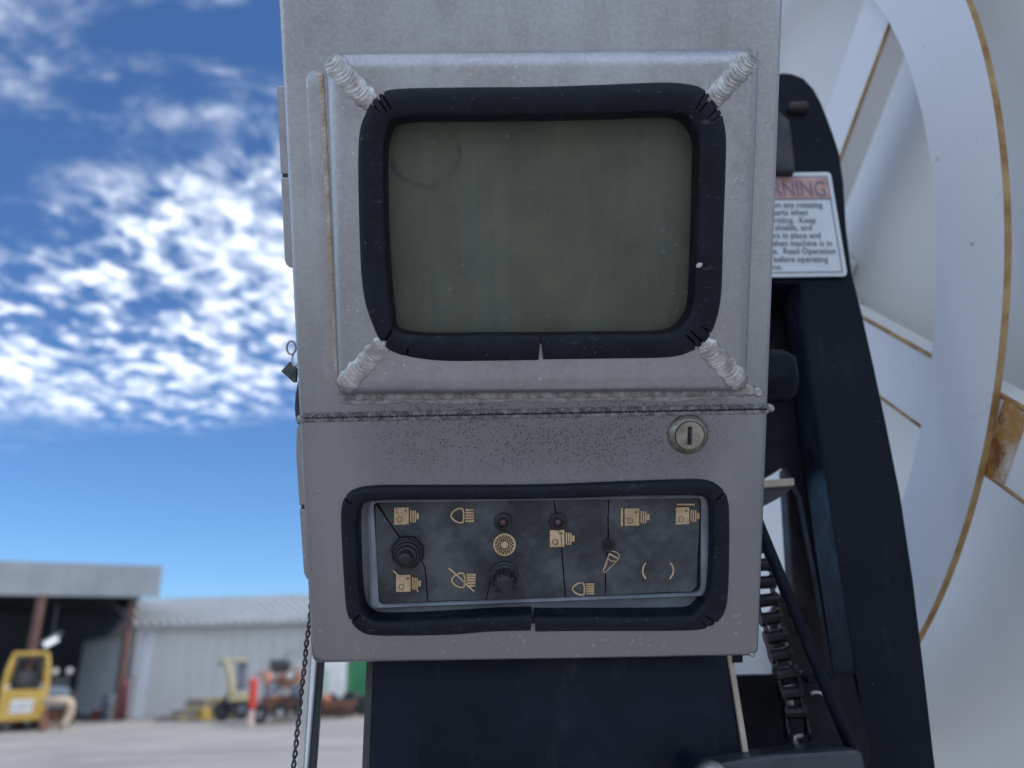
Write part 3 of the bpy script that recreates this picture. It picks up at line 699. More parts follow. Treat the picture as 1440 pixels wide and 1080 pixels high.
for k in range(1, 8):
    aa = angB + (angA - angB) * (k + 1 if k else 0)
    step = (angA - angB) % (2 * math.pi)
    aa = angA + step * k
    if step * (k + 1) > 2 * math.pi - .3: break
    spoke(Vector((0, 0, 0)), aa, .12, .88, .034)
# rust-stained weld patches where the spoke leaves the ring
dB = Vector((math.cos(angB), math.sin(angB), 0)); eB = Vector((-dB.y, dB.x, 0)); footB = pB0 - dB * pB0.dot(dB); footB.z = 0
m = MB(); al = math.sqrt(Ro ** 2 - footB.length ** 2); a = footB + dB * (al - .002); b = footB + dB * (al + .026)
vs = [Vector((v.x, v.y, TH + .0005)) for v in (a - eB * .034, b - eB * .030, b + eB * .031, a + eB * .034)]
vs += [Vector((v.x, v.y, TH + .0012)) for v in vs]
m.add(vs, [(0, 1, 2, 3), (0, 4, 5, 1), (1, 5, 6, 2), (2, 6, 7, 3), (3, 7, 4, 0)]); m.build('rust_patch', RST, REEL)
MB().lathe((0, 0, TH + .01), (0, 0, -1), [(.13, -.05), (.13, .05), (.07, .055), (.07, .09)], 40).build('hub', RW, REEL, auto=40)
# ================================================================== REEL STAND (black frame)
AY = .60
FR = thing('reel_stand', 'navy-black steel stand with rounded head in front of the white reel', 'machine stand')
back = Vector((0, .045, 0))
armpx = [(1224, 1100), (1216, 1040), (1204, 950), (1189, 850), (1171, 735), (1152, 605), (1138, 500), (1124, 398), (1060, 398), (1058, 108), (1099, 102), (1116, 104), (1131, 110), (1145, 125),
         (1155, 143), (1163, 163), (1173, 190), (1181, 215), (1187, 255), (1191, 320), (1199, 385), (1213, 440), (1231, 520), (1249, 605), (1267, 695), (1285, 815), (1300, 940), (1314, 1060), (1319, 1100)]
m = MB(); m.prism([V(x, y, AY) for x, y in armpx], back); m.build('arm_plate', NAVY2, FR, bevel=.002)
m = MB(); m.prism([V(x, y, AY + .05) for x, y in [(1060, 385), (1130, 385), (1180, 735), (1215, 980), (1235, 1095), (1180, 1095), (1170, 940), (1150, 820), (1126, 697), (1104, 655), (1090, 664), (1083, 668), (1070, 675), (1060, 676)]], Vector((0, .01, 0))); m.build('side_plate', BLK, FR)
m = MB(); m.prism([V(x, y, AY + .09) for x, y in [(1104, 655), (1130, 690), (1150, 830), (1144, 852), (1116, 852), (1113, 800)]], Vector((0, .02, 0))); m.build('post', BRN, FR, bevel=.002)
m = MB(); m.prism([V(x, y, AY + .12) for x, y in [(1112, 790), (1103, 828), (1084, 862), (1092, 965), (1210, 965), (1180, 820), (1150, 690), (1125, 690)]], Vector((0, .01, 0))); m.build('rear_plate', BRN, FR)  # added dark sheet; its brown paints the shade over the disc behind
m = MB(); m.prism([V(x, y, .585) for x, y in [(1060, 150), (1100, 158), (1112, 170), (1120, 240), (1060, 240)]], Vector((0, .012, 0))); m.build('head_plate', worn('grey_blue_worn_paint', (.015, .019, .028), (.045, .038, .036), .45, 0, 40), FR, bevel=.003)
m = MB(); m.box(V(1122, 152, .597), (.02, .012, .010)); m.build('head_lug', worn('dull_brown_steel', (.02, .018, .018), (.05, .036, .03), .6, 0, 90), FR, bevel=.004)
m = MB(); m.prism([V(x, y, .56) for x, y in [(1060, 676), (1117, 672), (1118, 682), (1060, 686)]], Vector((0, .03, 0))); m.build('bracket_shelf', TANP, FR, bevel=.001)
m = MB(); m.prism([V(x, y, .565) for x, y in [(1060, 687), (1116, 683), (1105, 694), (1075, 710), (1060, 716)]], Vector((0, .02, 0))); m.build('bracket_gusset', DKM, FR)
m = MB(); m.prism([V(x, y, .60) for x, y in [(1031, 951), (1092, 949), (1200, 948), (1230, 1075), (1045, 1085)]], Vector((0, .06, 0))); m.build('gearbox_housing', BLK, FR, bevel=.002)
m = MB(); m.prism([V(x, y, .53) for x, y in [(990, 1120), (988, 1086), (1004, 1073), (1048, 1066), (1110, 1059), (1208, 1053), (1214, 1060), (1226, 1120)]], Vector((0, .05, 0))); m.build('foot_bar', worn('satin_black_paint', (.02, .026, .036), (.045, .052, .065), .35, 0, 20), FR, bevel=.003)
p = V(1001, 1094, .522); MB().lathe(p, (0, -1, .15), [(.008, -.004), (.0105, 0), (.009, .004), (.003, .006)], 24).build('bolt', STEEL, FR, True)
for (x0, y0, x1, y1, rr) in ((1108, 968, 1113, 1010, .0032), (1117, 1036, 1120, 1050, .0022)):
    a, b = V(x0, y0, .585), V(x1, y1, .585); m = MB(); m.tube([a + Vector((.006, 0, .001)), a, a.lerp(b, .5), b], [rr * .6, rr, rr, rr * .8], 8); m.build('spring_pin', STEEL, FR, True)
p = V(1150, 990, .588); MB().tube([p + Vector((.008 * math.cos(a), 0, .008 * math.sin(a))) for a in (R(10 + 10 * k) for k in range(12))], .0014, 6).build('clip', STEEL, FR, True)
for (x, y, w_, h_) in ((1139, 955, 12, 10), (1148, 945, 8, 14), (1130, 948, 8, 8), (1160, 950, 14, 9)):
    MB().box(V(x, y, .58), (w_ * .00055, .01, h_ * .00055)).build('lug', NAVY2, FR, bevel=.001)
# clamp knob, push rod, chain
p = V(1078, 530, .53)
m = MB(); m.lathe(p + Vector((-.02, 0, 0)), (1, -.05, 0), [(.012, 0), (.019, .004), (.0205, .018), (.020, .033), (.016, .0385), (.01, .040)], 48, rmod=lambda a, j: 1 + .05 * math.cos(6 * a))
tag(m.build('clamp_knob', NAVY2, None, True, auto=50), 'black lobed clamp knob sticking out right of the aluminium box', 'knob')
m = MB(); m.tube([V(1062, 726, .535), V(1110, 843, .54), V(1150, 938, .545), V(1200, 1058, .55)], .0042, 12)
o = m.build('push_rod', NAVY2, None, True); tag(o, 'thin black diagonal rod between the drive chain and the tall black arm', 'rod')
CH = thing('drive_chain', 'black roller chain hanging just right of the aluminium box', 'chain')
cpts = crom([V(x, y, .57) for x, y in ((1066, 770), (1073, 815), (1081, 858), (1091, 896), (1100, 928), (1109, 962), (1117, 1000), (1122, 1040))], 12, False)
# resample evenly
def resample(P, d):
    out = [P[0]]; acc = 0
    for i in range(1, len(P)):
        seg = (P[i] - P[i - 1]).length
        while acc + seg >= d:
            tt = (d - acc) / seg; q = P[i - 1].lerp(P[i], tt); out.append(q); P = P[:i - 1] + [q] + P[i:]; seg = (P[i] - q).length; acc = 0
        acc += seg
    return out
def evenly(P, d):
    cum = [0]
    for i in range(1, len(P)): cum.append(cum[-1] + (P[i] - P[i - 1]).length)
    out = []; s = 0; j = 0
    while s < cum[-1]:
        while cum[j + 1] < s: j += 1
        out.append(P[j].lerp(P[j + 1], (s - cum[j]) / (cum[j + 1] - cum[j]))); s += d
    return out
CHM = worn('oily_black_chain', (.006, .007, .009), (.014, .015, .018), .4, .3, 60)
cc = evenly(cpts, .0127)
vw = Vector((0, -1, -.1)).normalized()
for i in range(len(cc) - 1):
    a, b = cc[i], cc[i + 1]; d = (b - a).normalized(); sd = d.cross(vw).normalized(); fr = sd.cross(d).normalized()
    m = MB(); hw_ = .0072 if i % 2 else .0056
    for s in (-1, 1):
        for q_, rr in ((a, .0052), (b, .0052)):
            m.lathe(q_ + sd * s * hw_ - sd * .0008, sd, [(rr, 0), (rr, .0016)], 12)
        c_ = (a + b) / 2 + sd * s * hw_
        mt = Matrix((d, fr, sd)).transposed(); m.box(c_, ((b - a).length, .0075, .0015), rot=mt)
    m.lathe(a - sd * .0055, sd, [(.0047, 0), (.0047, .011)], 12)
    m.build('link', CHM, CH)
# warning sign on the arm
def signmat(): return worn('white_vinyl', (.66, .72, .76), (.72, .77, .80), .4, 0, 30)
SGY = AY - .004
SG = thing('warning_sign', 'white WARNING sign with red header fixed to the head of the black stand', 'sign')
c4 = [V(x, y, SGY) for x, y in ((1046, 243), (1168, 242), (1192, 388), (1040, 390))]
def sgp(u, v):  # u 0..1 left-right, v 0..1 top-bottom, bilinear on the plate
    return c4[0].lerp(c4[1], u).lerp(c4[3].lerp(c4[2], u), v)
def sgpx(px, py, dy=0): return V(px, py, SGY - dy)
cor = []
for (u, v, su, sv) in ((0, 0, 1, 1), (1, 0, -1, 1), (1, 1, -1, -1), (0, 1, 1, -1)):
    k1 = sgp(u + su * .035, v); k2 = sgp(u, v + sv * .035); mid = sgp(u + su * .01, v + sv * .01)
    cor += [k2, mid, k1] if (su * sv > 0) else [k1, mid, k2]
MB().prism(cor, Vector((0, .0015, 0))).build('sign_plate', signmat(), SG)
RDH = worn('faded_red_print', (.52, .26, .25), (.62, .38, .36), .5, 0, 60)
GRL = worn('grey_print', (.16, .17, .19), (.22, .23, .25), .5, 0, 60)
def strip(m, a, b, wpx, dy=.0006):
    d = Vector((b[0] - a[0], b[1] - a[1])).normalized(); nx, ny = -d.y * wpx / 2, d.x * wpx / 2
    m.add([sgpx(a[0] + nx, a[1] + ny, dy), sgpx(b[0] + nx, b[1] + ny, dy), sgpx(b[0] - nx, b[1] - ny, dy), sgpx(a[0] - nx, a[1] - ny, dy)], [(0, 1, 2, 3)])
m = MB(); m.add([sgpx(1050, 251, .0005), sgpx(1163, 250, .0005), sgpx(1167.5, 278, .0005), sgpx(1049, 279, .0005)], [(0, 1, 2, 3)]); m.build('header_panel', RDH, SG, fix=False)
m = MB(); strip(m, (1050, 249), (1163, 248), 1.3); strip(m, (1163, 248), (1185, 382), 1.3); strip(m, (1185, 382), (1045, 384), 1.3); strip(m, (1049, 280.5), (1168, 279.5), 1.3); strip(m, (1050, 249), (1045, 384), 1.3); m.build('border_line', GRL, SG, fix=False)
def signtext(body, pxr, pyb, size, sxk, mat, name):
    vs, fs = clean_text(body, 1.0)
    out = []
    for v in vs:
        X = pxr + v.x * size * sxk; Y_ = pyb - v.y * size
        X += (pyb - Y_) * -.155       # follow the vertical of the plate
        out.append(sgpx(X, Y_, .0009))
    MB().add(out, fs).build(name, mat, SG, fix=False)
signtext('WARNING', 1163.5, 275.5, 30, 0.82, GRL, 'header_text')
for body, xe, yb in (('Stay away from any rotating', 1157, 291.5), ('or moving parts when', 1137, 302), ('operating.  Keep', 1148, 313), ('all guards, shields, and', 1143, 323.5), ('covers in place and', 1155, 334.5),
                     ('secure when machine is in', 1171, 345.5), ('use.  Read Operation', 1176, 356.5), ('Manual before operating', 1165, 368), ('machine.', 1101, 378.5)):
    signtext(body, xe, yb, 11.6, .98, GRL, 'sign_text')
# white panel seen low behind the gearbox
m = MB(); a, b = V(1020, 962, .74), V(1110, 962, .74); up = Vector((0, .16, .13)); m.add([a, b, b + up, a + up, a + Vector((0, .006, -.006)), b + Vector((0, .006, -.006)), b + up + Vector((0, .006, -.006)), a + up + Vector((0, .006, -.006))], [(0, 1, 2, 3), (7, 6, 5, 4), (0, 4, 5, 1), (1, 5, 6, 2), (2, 6, 7, 3), (3, 7, 4, 0)])
tag(m.build('white_guard_panel', WHT), 'bright white sloping guard panel behind the lower right corner of the box', 'panel')
# ================================================================== MAST UNDER THE BOX
MY = .56
MS = thing('mast', 'smooth navy-black rectangular mast carrying the aluminium control box', 'mast')
m = MB(); m.prism([V(x, y, MY) for x, y in ((527, 890), (1020, 886), (1050, 1120), (519, 1120))], Vector((0, .07, 0))); m.build('front_plate', NAVY, MS, bevel=.0015)
m = MB(); m.prism([V(x, y, MY + .004) for x, y in ((516.5, 890), (527.5, 890), (519.5, 1120), (507, 1120))], Vector((0, .066, 0))); m.build('edge_flange', worn('grey_black_edge', (.03, .032, .04), (.06, .06, .065), .45, 0, 30), MS, bevel=.001)
m = MB(); m.prism([V(x, y, MY - .002) for x, y in ((1019.5, 900), (1027.5, 900), (1055, 1067), (1047, 1067))], Vector((0, .01, 0))); m.build('edge_strip', TANP, MS, bevel=.001)
m = MB(); m.prism([V(x, y, MY - .004) for x, y in ((1031, 905), (1044.5, 905), (1044.5, 932), (1031, 932))], Vector((0, .02, 0))); m.build('foot_block', BLK, MS)
PS = thing('side_post', 'narrow pale painted post left of the mast, dark on its inner side', 'post')
m = MB(); m.prism([V(x, y, .545) for x, y in ((432, 870), (441, 870), (424.5, 1120), (415, 1120))], Vector((0, .02, 0))); m.build('outer_strip', worn('cream_paint', (.5, .49, .46), (.6, .58, .55), .5, 0, 30), PS, bevel=.0008)
m = MB(); m.prism([V(x, y, .542) for x, y in ((441.3, 870), (449.5, 870), (428, 1120), (425, 1120))], Vector((0, .02, 0))); m.build('front_strip', worn('glossy_white_paint', (.72, .76, .82), (.78, .81, .86), .15, .1, 30), PS, bevel=.0008)
m = MB(); m.prism([V(x, y, .546) for x, y in ((450, 870), (459, 870), (440, 1120), (428.5, 1120))], Vector((0, .006, 0))); m.build('inner_strip', worn('dark_green_paint', (.012, .022, .024), (.025, .04, .042), .4, 0, 30), PS, bevel=.0008)
# twisted wire
wp = crom([V(x, y, .50) for x, y in ((438, 838), (436, 870), (431, 905), (429, 930), (426, 955), (422.5, 985), (421, 1005), (418, 1030), (416, 1052), (413, 1078), (410, 1110))], 14, False)
wp = evenly(wp, .0008)
m = MB()
for ph in (0, math.pi):
    pts = []
    for i, p in enumerate(wp):
        a = i * .0008 / .0115 * 2 * math.pi + ph; pts.append(p + (cr * math.cos(a) + fw * math.sin(a)) * .0010)
    m.tube(pts, .00072, 8)
tag(m.build('twisted_wire', worn('dark_wire', (.03, .03, .032), (.09, .085, .08), .45, .4, 200), None, True), 'dark twisted wire hanging down along the left side of the box and post', 'wire')
# ================================================================== CONTROL BOX
CB = thing('control_box', 'weathered aluminium control box with rubber-edged display window and switch panel', 'control box', BM)
UL, UR = L(405.2, 300).x, L(1091.6, 300).x
VT, VB = .30, L(750, 930).y
CBD = .125
e_ = .004
outer = rrect([Vector((UL, VT)), Vector((UR, VT)), Vector((UR, VB)), Vector((UL, VB))], [.004, .004, .006, .006], 6)
def inset(q, d):
    cx, cy = (UL + UR) / 2, (VT + VB) / 2
    return [Vector((p.x - math.copysign(min(d, abs(p.x - cx)), p.x - cx), p.y - math.copysign(d, p.y - cy))) for p in q]
win = rrect([L(535, 150, .006), L(1000, 145, .006), L(990, 480, .006), L(542, 482, .006)], .010, 6)
win0 = win
low = rrect([L(499, 697), L(1006, 689), L(1006, 874), L(505, 880)], .010, 6)
m = MB(); o1 = inset(outer, e_); rings = []
for k in range(5):
    a = math.pi / 2 * k / 4; d = e_ * (1 - math.sin(a)); z = -e_ * (1 - math.cos(a))
    rings.append([Vector((p.x, p.y, z)) for p in inset(outer, d)])
rings = [rings[k] for k in range(5)]      # k=0: inset e_, z=0 ... k=4: outer, z=-e_
rings[0] = [Vector((p.x, p.y, 0)) for p in inset(outer, e_)]
for k in range(1, 5):
    a = math.pi / 2 * k / 4; rings[k] = [Vector((p.x, p.y, -e_ * (1 - math.cos(a)))) for p in inset(outer, e_ * (1 - math.sin(a)))]
loops = [[Vector((p.x, p.y, 0)) for p in inset(outer, e_)], [Vector((p.x, p.y, 0)) for p in win], [Vector((p.x, p.y, 0)) for p in low]]
tri = tessellate_polygon(loops); flat = [p for l in loops for p in l]
m.add(flat, [tuple(t_) for t_ in tri])
rr_ = rings + [[Vector((p.x, p.y, -CBD)) for p in outer]]
n = len(outer)
vs = [p for r_ in rr_ for p in r_]
m.add(vs, [(j * n + k, j * n + (k + 1) % n, (j + 1) * n + (k + 1) % n, (j + 1) * n + k) for j in range(len(rr_) - 1) for k in range(n)])
m.add(rr_[-1], [tuple(range(n))])
for lp in (win, low):
    n2 = len(lp); vs = [Vector((p.x, p.y, 0)) for p in lp] + [Vector((p.x, p.y, -.030)) for p in lp]
    m.add(vs, [(k, (k + 1) % n2, n2 + (k + 1) % n2, n2 + k) for k in range(n2)])
    m.add([Vector((p.x, p.y, -.030)) for p in lp], [tuple(range(n2))])
import bmesh
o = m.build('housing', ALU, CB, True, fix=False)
bm = bmesh.new(); bm.from_mesh(o.data); bmesh.ops.remove_doubles(bm, verts=bm.verts[:], dist=1e-6); bmesh.ops.recalc_face_normals(bm, faces=bm.faces[:]); bm.to_mesh(o.data); bm.free()
o.data.set_sharp_from_angle(angle=R(35))
# raised window bezel, four mitred rails
HB = .011
oq = [L(457, 73.5, .004), L(1068, 68, .004), L(1049, 550, .004), L(475, 555, .004)]
NC = 8
def bez(d, w):
    c = sum((Vector(p) for p in oq), Vector((0, 0))) / 4
    q = []
    for i in range(4):
        p = oq[i]; a = (oq[i - 1] - p).normalized(); b = (oq[(i + 1) % 4] - p).normalized()
        q.append(p + (a + b) * d)
    return [Vector((p.x, p.y, w)) for p in rrect(q, max(.0052 - d, .0008), NC)]
prof = [(0, 0), (0, .0025)]
RB = .0105
for k in range(1, 9):
    a = math.pi / 2 * k / 8; prof.append((RB * (1 - math.cos(a)), .0025 + (HB - .0025) * math.sin(a)))
prof += [(.0125, HB), (.017, HB), (.022, HB)]
loopsB = [bez(d, w) for d, w in prof]
inn = rrect([L(533, 146, HB), L(1000, 142, HB), L(991, 482, HB), L(541, 485, HB)], .009, NC)
loopsB.append([Vector((p.x, p.y, HB)) for p in inn]); loopsB.append([Vector((p.x, p.y, -.002)) for p in inn])
npt = len(loopsB[0]); per = NC + 1
for side in range(4):
    # corner i occupies indices i*per .. i*per+NC; side from mid corner 'side' to mid corner side+1
    i0 = side * per + NC // 2; idx = [(i0 + k) % npt for k in range(per + 1)]
    rows = [[lp[i] for i in idx] for lp in loopsB]
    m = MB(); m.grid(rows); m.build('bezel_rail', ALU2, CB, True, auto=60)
# weld beads: rippled strips
def bead(p0, p1, hw, h, w0, w1, pitch, mat, name, curve=.9, nt_=14, wob=.0, taper=.25, ripple=.35, slope=None, seed=0, bow=0, skew=0):
    rnd = random.Random(seed); p0 = Vector(p0); p1 = Vector(p1); ln = (p1 - p0).length; d = (p1 - p0).normalized(); e = Vector((-d.y, d.x))
    ns = max(int(ln / (pitch / 9)), 24); rows = []
    jit = [rnd.uniform(-1, 1) for _ in range(400)]; wv = [rnd.uniform(-1, 1) for _ in range(64)]
    for i in range(ns + 1):
        s = i / ns; endf = min(1, math.sqrt(max(0, 1 - (1 - min(s, 1 - s) / taper) ** 2))) if min(s, 1 - s) < taper else 1
        row = []
        kk = jit[int(s * ln / pitch / 2) % 400]
        ww = hw * (1 + wob * math.sin(s * ln / pitch * 2.1 + kk * .5)) * (.25 + .75 * endf)
        for j in range(nt_ + 1):
            tt = -1 + 2 * j / nt_
            sw = s * 12; wi = int(sw); wf = sw - wi; wj = wv[wi] * (1 - wf) + wv[wi + 1] * wf
            ph = s * ln / pitch + wj * .35 * (wob > .05) + curve * tt * tt + skew * tt + .05 * math.sin(tt * 5 + wj * 4) * (wob > .05); fr = ph - math.floor(ph); kj = jit[int(math.floor(ph)) % 400]
            rip = (fr ** .6) * (1 + .3 * kj)
            z = h * math.sqrt(max(0, 1 - tt * tt)) * endf * (1 - ripple + ripple * rip)
            base = w0 + (w1 - w0) * s if slope is None else slope(s)
            off = e * (tt * ww + bow * math.sin(math.pi * s)) 
            q = p0 + d * (s * ln) + off
            row.append(Vector((q.x, q.y, base + z - .0003)))
        rows.append(row)
    return MB().grid(rows).build(name, mat, CB, True)
def down(s): return HB - .005 * max(0, 1 - s / .22) ** 2
bead(L(459, 78, .008), L(526, 150, HB), .0064, .0023, 0, 0, .0024, WELD, 'corner_weld', 1.5, 22, .07, .18, .25, down, 1)
bead(L(1064, 73, .008), L(994, 148, HB), .0063, .0023, 0, 0, .0023, WELD, 'corner_weld', 1.5, 22, .07, .18, .25, down, 2)
bead(L(1046, 544, .008), L(986, 480, HB), .0066, .0022, 0, 0, .0025, WELD, 'corner_weld', -1.5, 22, .07, .18, .25, down, 3)
bead(L(478, 549, .008), L(544, 478, HB), .0064, .0021, 0, 0, .0024, WELD, 'corner_weld', -1.5, 22, .07, .18, .22, down, 4)
bead(L(449, 100, .001), L(472, 540, .001), .0028, .0010, 0, 0, .0030, WELDT, 'side_weld', .8, 12, .05, .02, .22, seed=5)
bead(L(441, 95, 0), L(466, 545, 0), .0050, .0011, 0, 0, .05, ALU2, 'weld_blend', 0, 12, .05, .03, .1, seed=6)
bead(L(474, 558, .001), L(1052, 551.5, .001), .0030, .0020, 0, 0, .0035, WELDD, 'bottom_weld', .6, 12, .12, .02, .3, seed=7, skew=.5)
bead(L(472, 563, 0), L(1040, 557, 0), .0026, .0010, 0, 0, .02, HAZ, 'weld_blend', 0, 12, .3, .03, .3, seed=8)
bead(L(421, 584.5, 0), L(1082, 571, 0), .0017, .0021, 0, 0, .0023, SEAM, 'seam_weld', .1, 10, .10, .01, .75, seed=9, skew=-1.0)
bead(L(423, 591, 0), L(1082, 578.5, 0), .0016, .0019, 0, 0, .0024, SEAM, 'seam_weld', .1, 10, .10, .01, .75, seed=10, skew=-1.0)
bead(L(421, 587.5, 0), L(1082, 574.5, 0), .0014, .0012, 0, 0, .003, HOLE, 'seam_groove', .2, 6, .1, .01, .2, seed=11)
for (x, y, rx) in ((1053, 548, .0045), (1066, 551, .0038), (1083, 574, .0028), (423, 590, .0028), (1058, 921, .002)):
    p = L(x, y); MB().lathe((p.x, p.y, -.001), (0, 0, 1), [(rx, 0), (rx * .9, .0012), (rx * .6, .0022), (rx * .2, .0026)], 16, rmod=lambda a, j: 1 + .12 * math.cos(2 * a + 1)).build('weld_spot', WELD if y < 560 else WELDD, CB, True)
# rubber edge trims
def trim(outp, inp, w0, h, wall, name, cracks, split=None, n=24, gap=None):
    """outp/inp: matched outer and inner pixel outlines, starting and ending at the bottom butt joint"""
    O = crom([L(x, y, w0 + h * .4) for x, y in outp], n, False); I = crom([L(x, y, w0 + h * .4) for x, y in inp], n, False)
    rows = []; NJ = 12
    for i in range(len(O)):
        u = i / n; o, q = O[i], I[i]; pull = 0; deep = 0
        for (cu_, cw, cd, pl) in cracks:
            dd = abs(u - cu_)
            if dd < cw: pull = max(pull, pl * (1 - dd / cw)); deep = max(deep, cd)
        o = o.lerp(q, pull)
        row = []
        for j in range(NJ + 1):
            tt = j / NJ; a = math.pi * tt
            f = .5 - .5 * math.cos(a)
            p = o.lerp(q, f); z = w0 + h * math.sin(a) ** .8 if 0 < j < NJ else w0
            for (cu_, cw, cd, pl) in cracks:
                dd = abs(u - cu_ - (f - .5) * cw * 2.2)
                if dd < cw * .45 and f < cd: z = w0 + .0006 + (z - w0) * .15
            row.append(Vector((p.x, p.y, z)))
        row.append(Vector((q.x, q.y, w0 - wall)))
        rows.append(row)
    m = MB(); m.grid(rows)
    for r_ in (rows[0], rows[-1]): m.add(r_, [tuple(range(len(r_)))])
    return m.build(name, RUB, CB, True, auto=60)
to = [(757, 507), (690, 508), (625, 508), (580, 503), (552, 495), (536, 482), (524, 458), (513, 425), (507, 380), (504, 300), (503, 220), (506, 180), (514, 158), (523, 141), (536, 130), (560, 124), (640, 122), (760, 121), (850, 118), (930, 115), (965, 117), (985, 122),
      (1000, 134), (1012, 152), (1018, 168), (1022, 195), (1021, 250), (1018, 330), (1016, 400), (1012, 435), (1004, 462), (992, 482), (974, 494), (940, 503), (850, 505), (764, 506)]
ti = [(760, 469), (690, 469), (625, 470), (590, 469), (568, 466), (555, 460), (552, 442), (549, 415), (546, 380), (542, 300), (541, 220), (543, 195), (546, 184), (549, 175), (556, 169), (580, 165), (640, 164), (760, 163), (850, 161), (930, 158), (950, 159), (962, 163),
      (971, 170), (977, 180), (981, 190), (982, 210), (981, 250), (979, 330), (976, 400), (974, 425), (970, 440), (962, 452), (950, 462), (925, 467), (850, 468), (760, 469)]
trim(to, ti, HB - .001, .0047, .012, 'window_rubber_trim', [(13.6, .16, .55, .20), (14.1, .10, .5, .12), (12.9, .10, .4, .05), (22.1, .12, .6, .22), (21.6, .08, .5, .10), (23.0, .10, .45, .10), (23.6, .09, .4, .08), (31.2, .10, .5, .10), (31.7, .12, .6, .12), (30.4, .08, .4, .04), (4.9, .18, .75, .22), (3.3, .06, .3, .02)])
p = L(984, 373, HB + .005); MB().lathe((p.x, p.y, HB + .0035), (0, 0, 1), [(.0021, 0), (.0020, .001), (.0008, .0012)], 16, rmod=lambda a, j: 1 - .35 * abs(math.sin(a - .5))).build('paint_chip', worn('pale_chip', (.5, .5, .48), (.6, .6, .58), .5, 0, 200), CB, True)
lo = [(746, 887.5), (690, 889), (640, 893), (580, 894.5), (525, 894), (506, 888), (494, 876), (487, 860), (484, 830), (481, 780), (479, 735), (480, 712), (486, 698), (499, 688), (530, 683), (600, 682.5), (760, 681.5), (880, 677), (960, 674.5), (990, 675),
      (1006, 680), (1018, 690), (1024, 703), (1026, 725), (1026, 790), (1024, 840), (1020, 860), (1012, 873), (998, 882), (975, 887), (900, 888), (820, 888), (753, 889)]
li = [(748, 864), (690, 866), (640, 869), (580, 872), (537, 872.5), (522, 869.5), (513, 861), (509, 850), (506, 825), (504, 780), (503, 740), (504, 724), (508, 714), (515, 707), (540, 703.5), (600, 703), (760, 702), (880, 698), (950, 697), (975, 697),
      (988, 699), (996, 705), (1000, 714), (1001, 730), (1000, 790), (997, 828), (993, 842), (986, 852), (976, 862), (960, 865), (900, 866), (820, 866), (752, 866)]
trim(lo, li, -.0005, .0047, .020, 'panel_rubber_trim', [(11.9, .12, .45, .06), (6.2, .16, .7, .16), (21.2, .12, .5, .08), (27.4, .1, .5, .10), (28.1, .1, .4, .10)])
# display cover
SW = -.006
q = rrect([L(530, 150, SW), L(1000, 145, SW), L(992, 482, SW), L(540, 484, SW)], .006, 4)
MB().prism([Vector((p.x, p.y, SW)) for p in q], Vector((0, 0, -.004))).build('display_cover', SCR, CB)
# cam lock
p = L(967.5, 610.5)
m = MB(); m.lathe((p.x, p.y, 0), (0, 0, 1), [(.0124, 0), (.0124, .0007), (.0117, .0016), (.0097, .0040), (.0092, .0044), (.0088, .0038)], 56); o = m.build('lock_escutcheon', BRASS, CB, True, auto=50)
m = MB(); m.lathe((p.x, p.y, 0), (0, 0, 1), [(.0088, 0), (.0088, .0040), (.0084, .0046)], 48); o2 = m.build('lock_barrel', BRASS, CB, True, auto=40)
m = MB(); m.box((p.x - .0001, p.y, .00465), (.0026, .0110, .0003)); o3 = m.build('key_slot', HOLE, o2)
m = MB(); m.box((p.x + .0006, p.y + .001, .0049), (.0012, .006, .0003)); m.build('slot_shutter', DKM, o2)
# plastic tray, overlay pieces
PW = -.0065
q1 = rrect([L(497, 690, PW - .002), L(1010, 683, PW - .002), L(1010, 880, PW - .002), L(497, 888, PW - .002)], .004, 4)
MB().prism([Vector((p.x, p.y, PW - .004)) for p in q1], Vector((0, 0, -.002))).build('panel_tray', PLFR, CB)
fo = rrect([L(517, 702, PW), L(997, 694, PW), L(998, 838, PW), L(521, 856, PW)], [.003, .003, .005, .004], 6)
fi = rrect([L(525, 707, PW), L(986, 700, PW), L(986, 834, PW), L(533, 851, PW)], [.003, .003, .005, .004], 6)
m = MB(); nn_ = len(fo)
L1 = [Vector((p.x, p.y, PW - .004)) for p in fo]; L2 = [Vector((p.x, p.y, PW + .0002)) for p in fo]; mid = [(a + b) / 2 for a, b in zip(fo, fi)]
L3_ = [Vector((p.x, p.y, PW + .0012)) for p in mid]; L4 = [Vector((p.x, p.y, PW)) for p in fi]; L5 = [Vector((p.x, p.y, PW - .004)) for p in fi]
vs = L1 + L2 + L3_ + L4 + L5; m.add(vs, [(j * nn_ + k, j * nn_ + (k + 1) % nn_, (j + 1) * nn_ + (k + 1) % nn_, (j + 1) * nn_ + k) for j in range(4) for k in range(nn_)])
m.build('panel_frame', PLFR, CB, True, auto=50)
q = rrect([L(524, 705, PW - .002), L(988, 698, PW - .002), L(988, 838, PW - .002), L(530, 854, PW - .002)], .002, 4)
MB().prism([Vector((p.x, p.y, PW - .0025)) for p in q], Vector((0, 0, -.001))).build('backing_sheet', HOLE, CB)
OW = PW - .0008
def jag(pts, seed, amp=.5, step=6):
    rnd = random.Random(seed); out = []
    for i in range(len(pts) - 1):
        a, b = Vector(pts[i]), Vector(pts[i + 1]); k = max(1, int((b - a).length / step))
        for j in range(k): out.append(a.lerp(b, j / k) + (Vector((rnd.uniform(-amp, amp), rnd.uniform(-amp, amp))) if j else Vector((0, 0))))
    out.append(Vector(pts[-1])); return out
c1 = [(531, 709), (545, 731), (563, 757)]; c1b = [(563, 757), (590, 778), (598, 800), (602, 846)]
c3 = [(779, 702), (782, 722), (785, 742), (789, 765), (792, 800), (795, 839.5)]
c4_ = [(856, 701), (855, 735), (855, 765), (852, 800), (851, 838)]
pieces = []
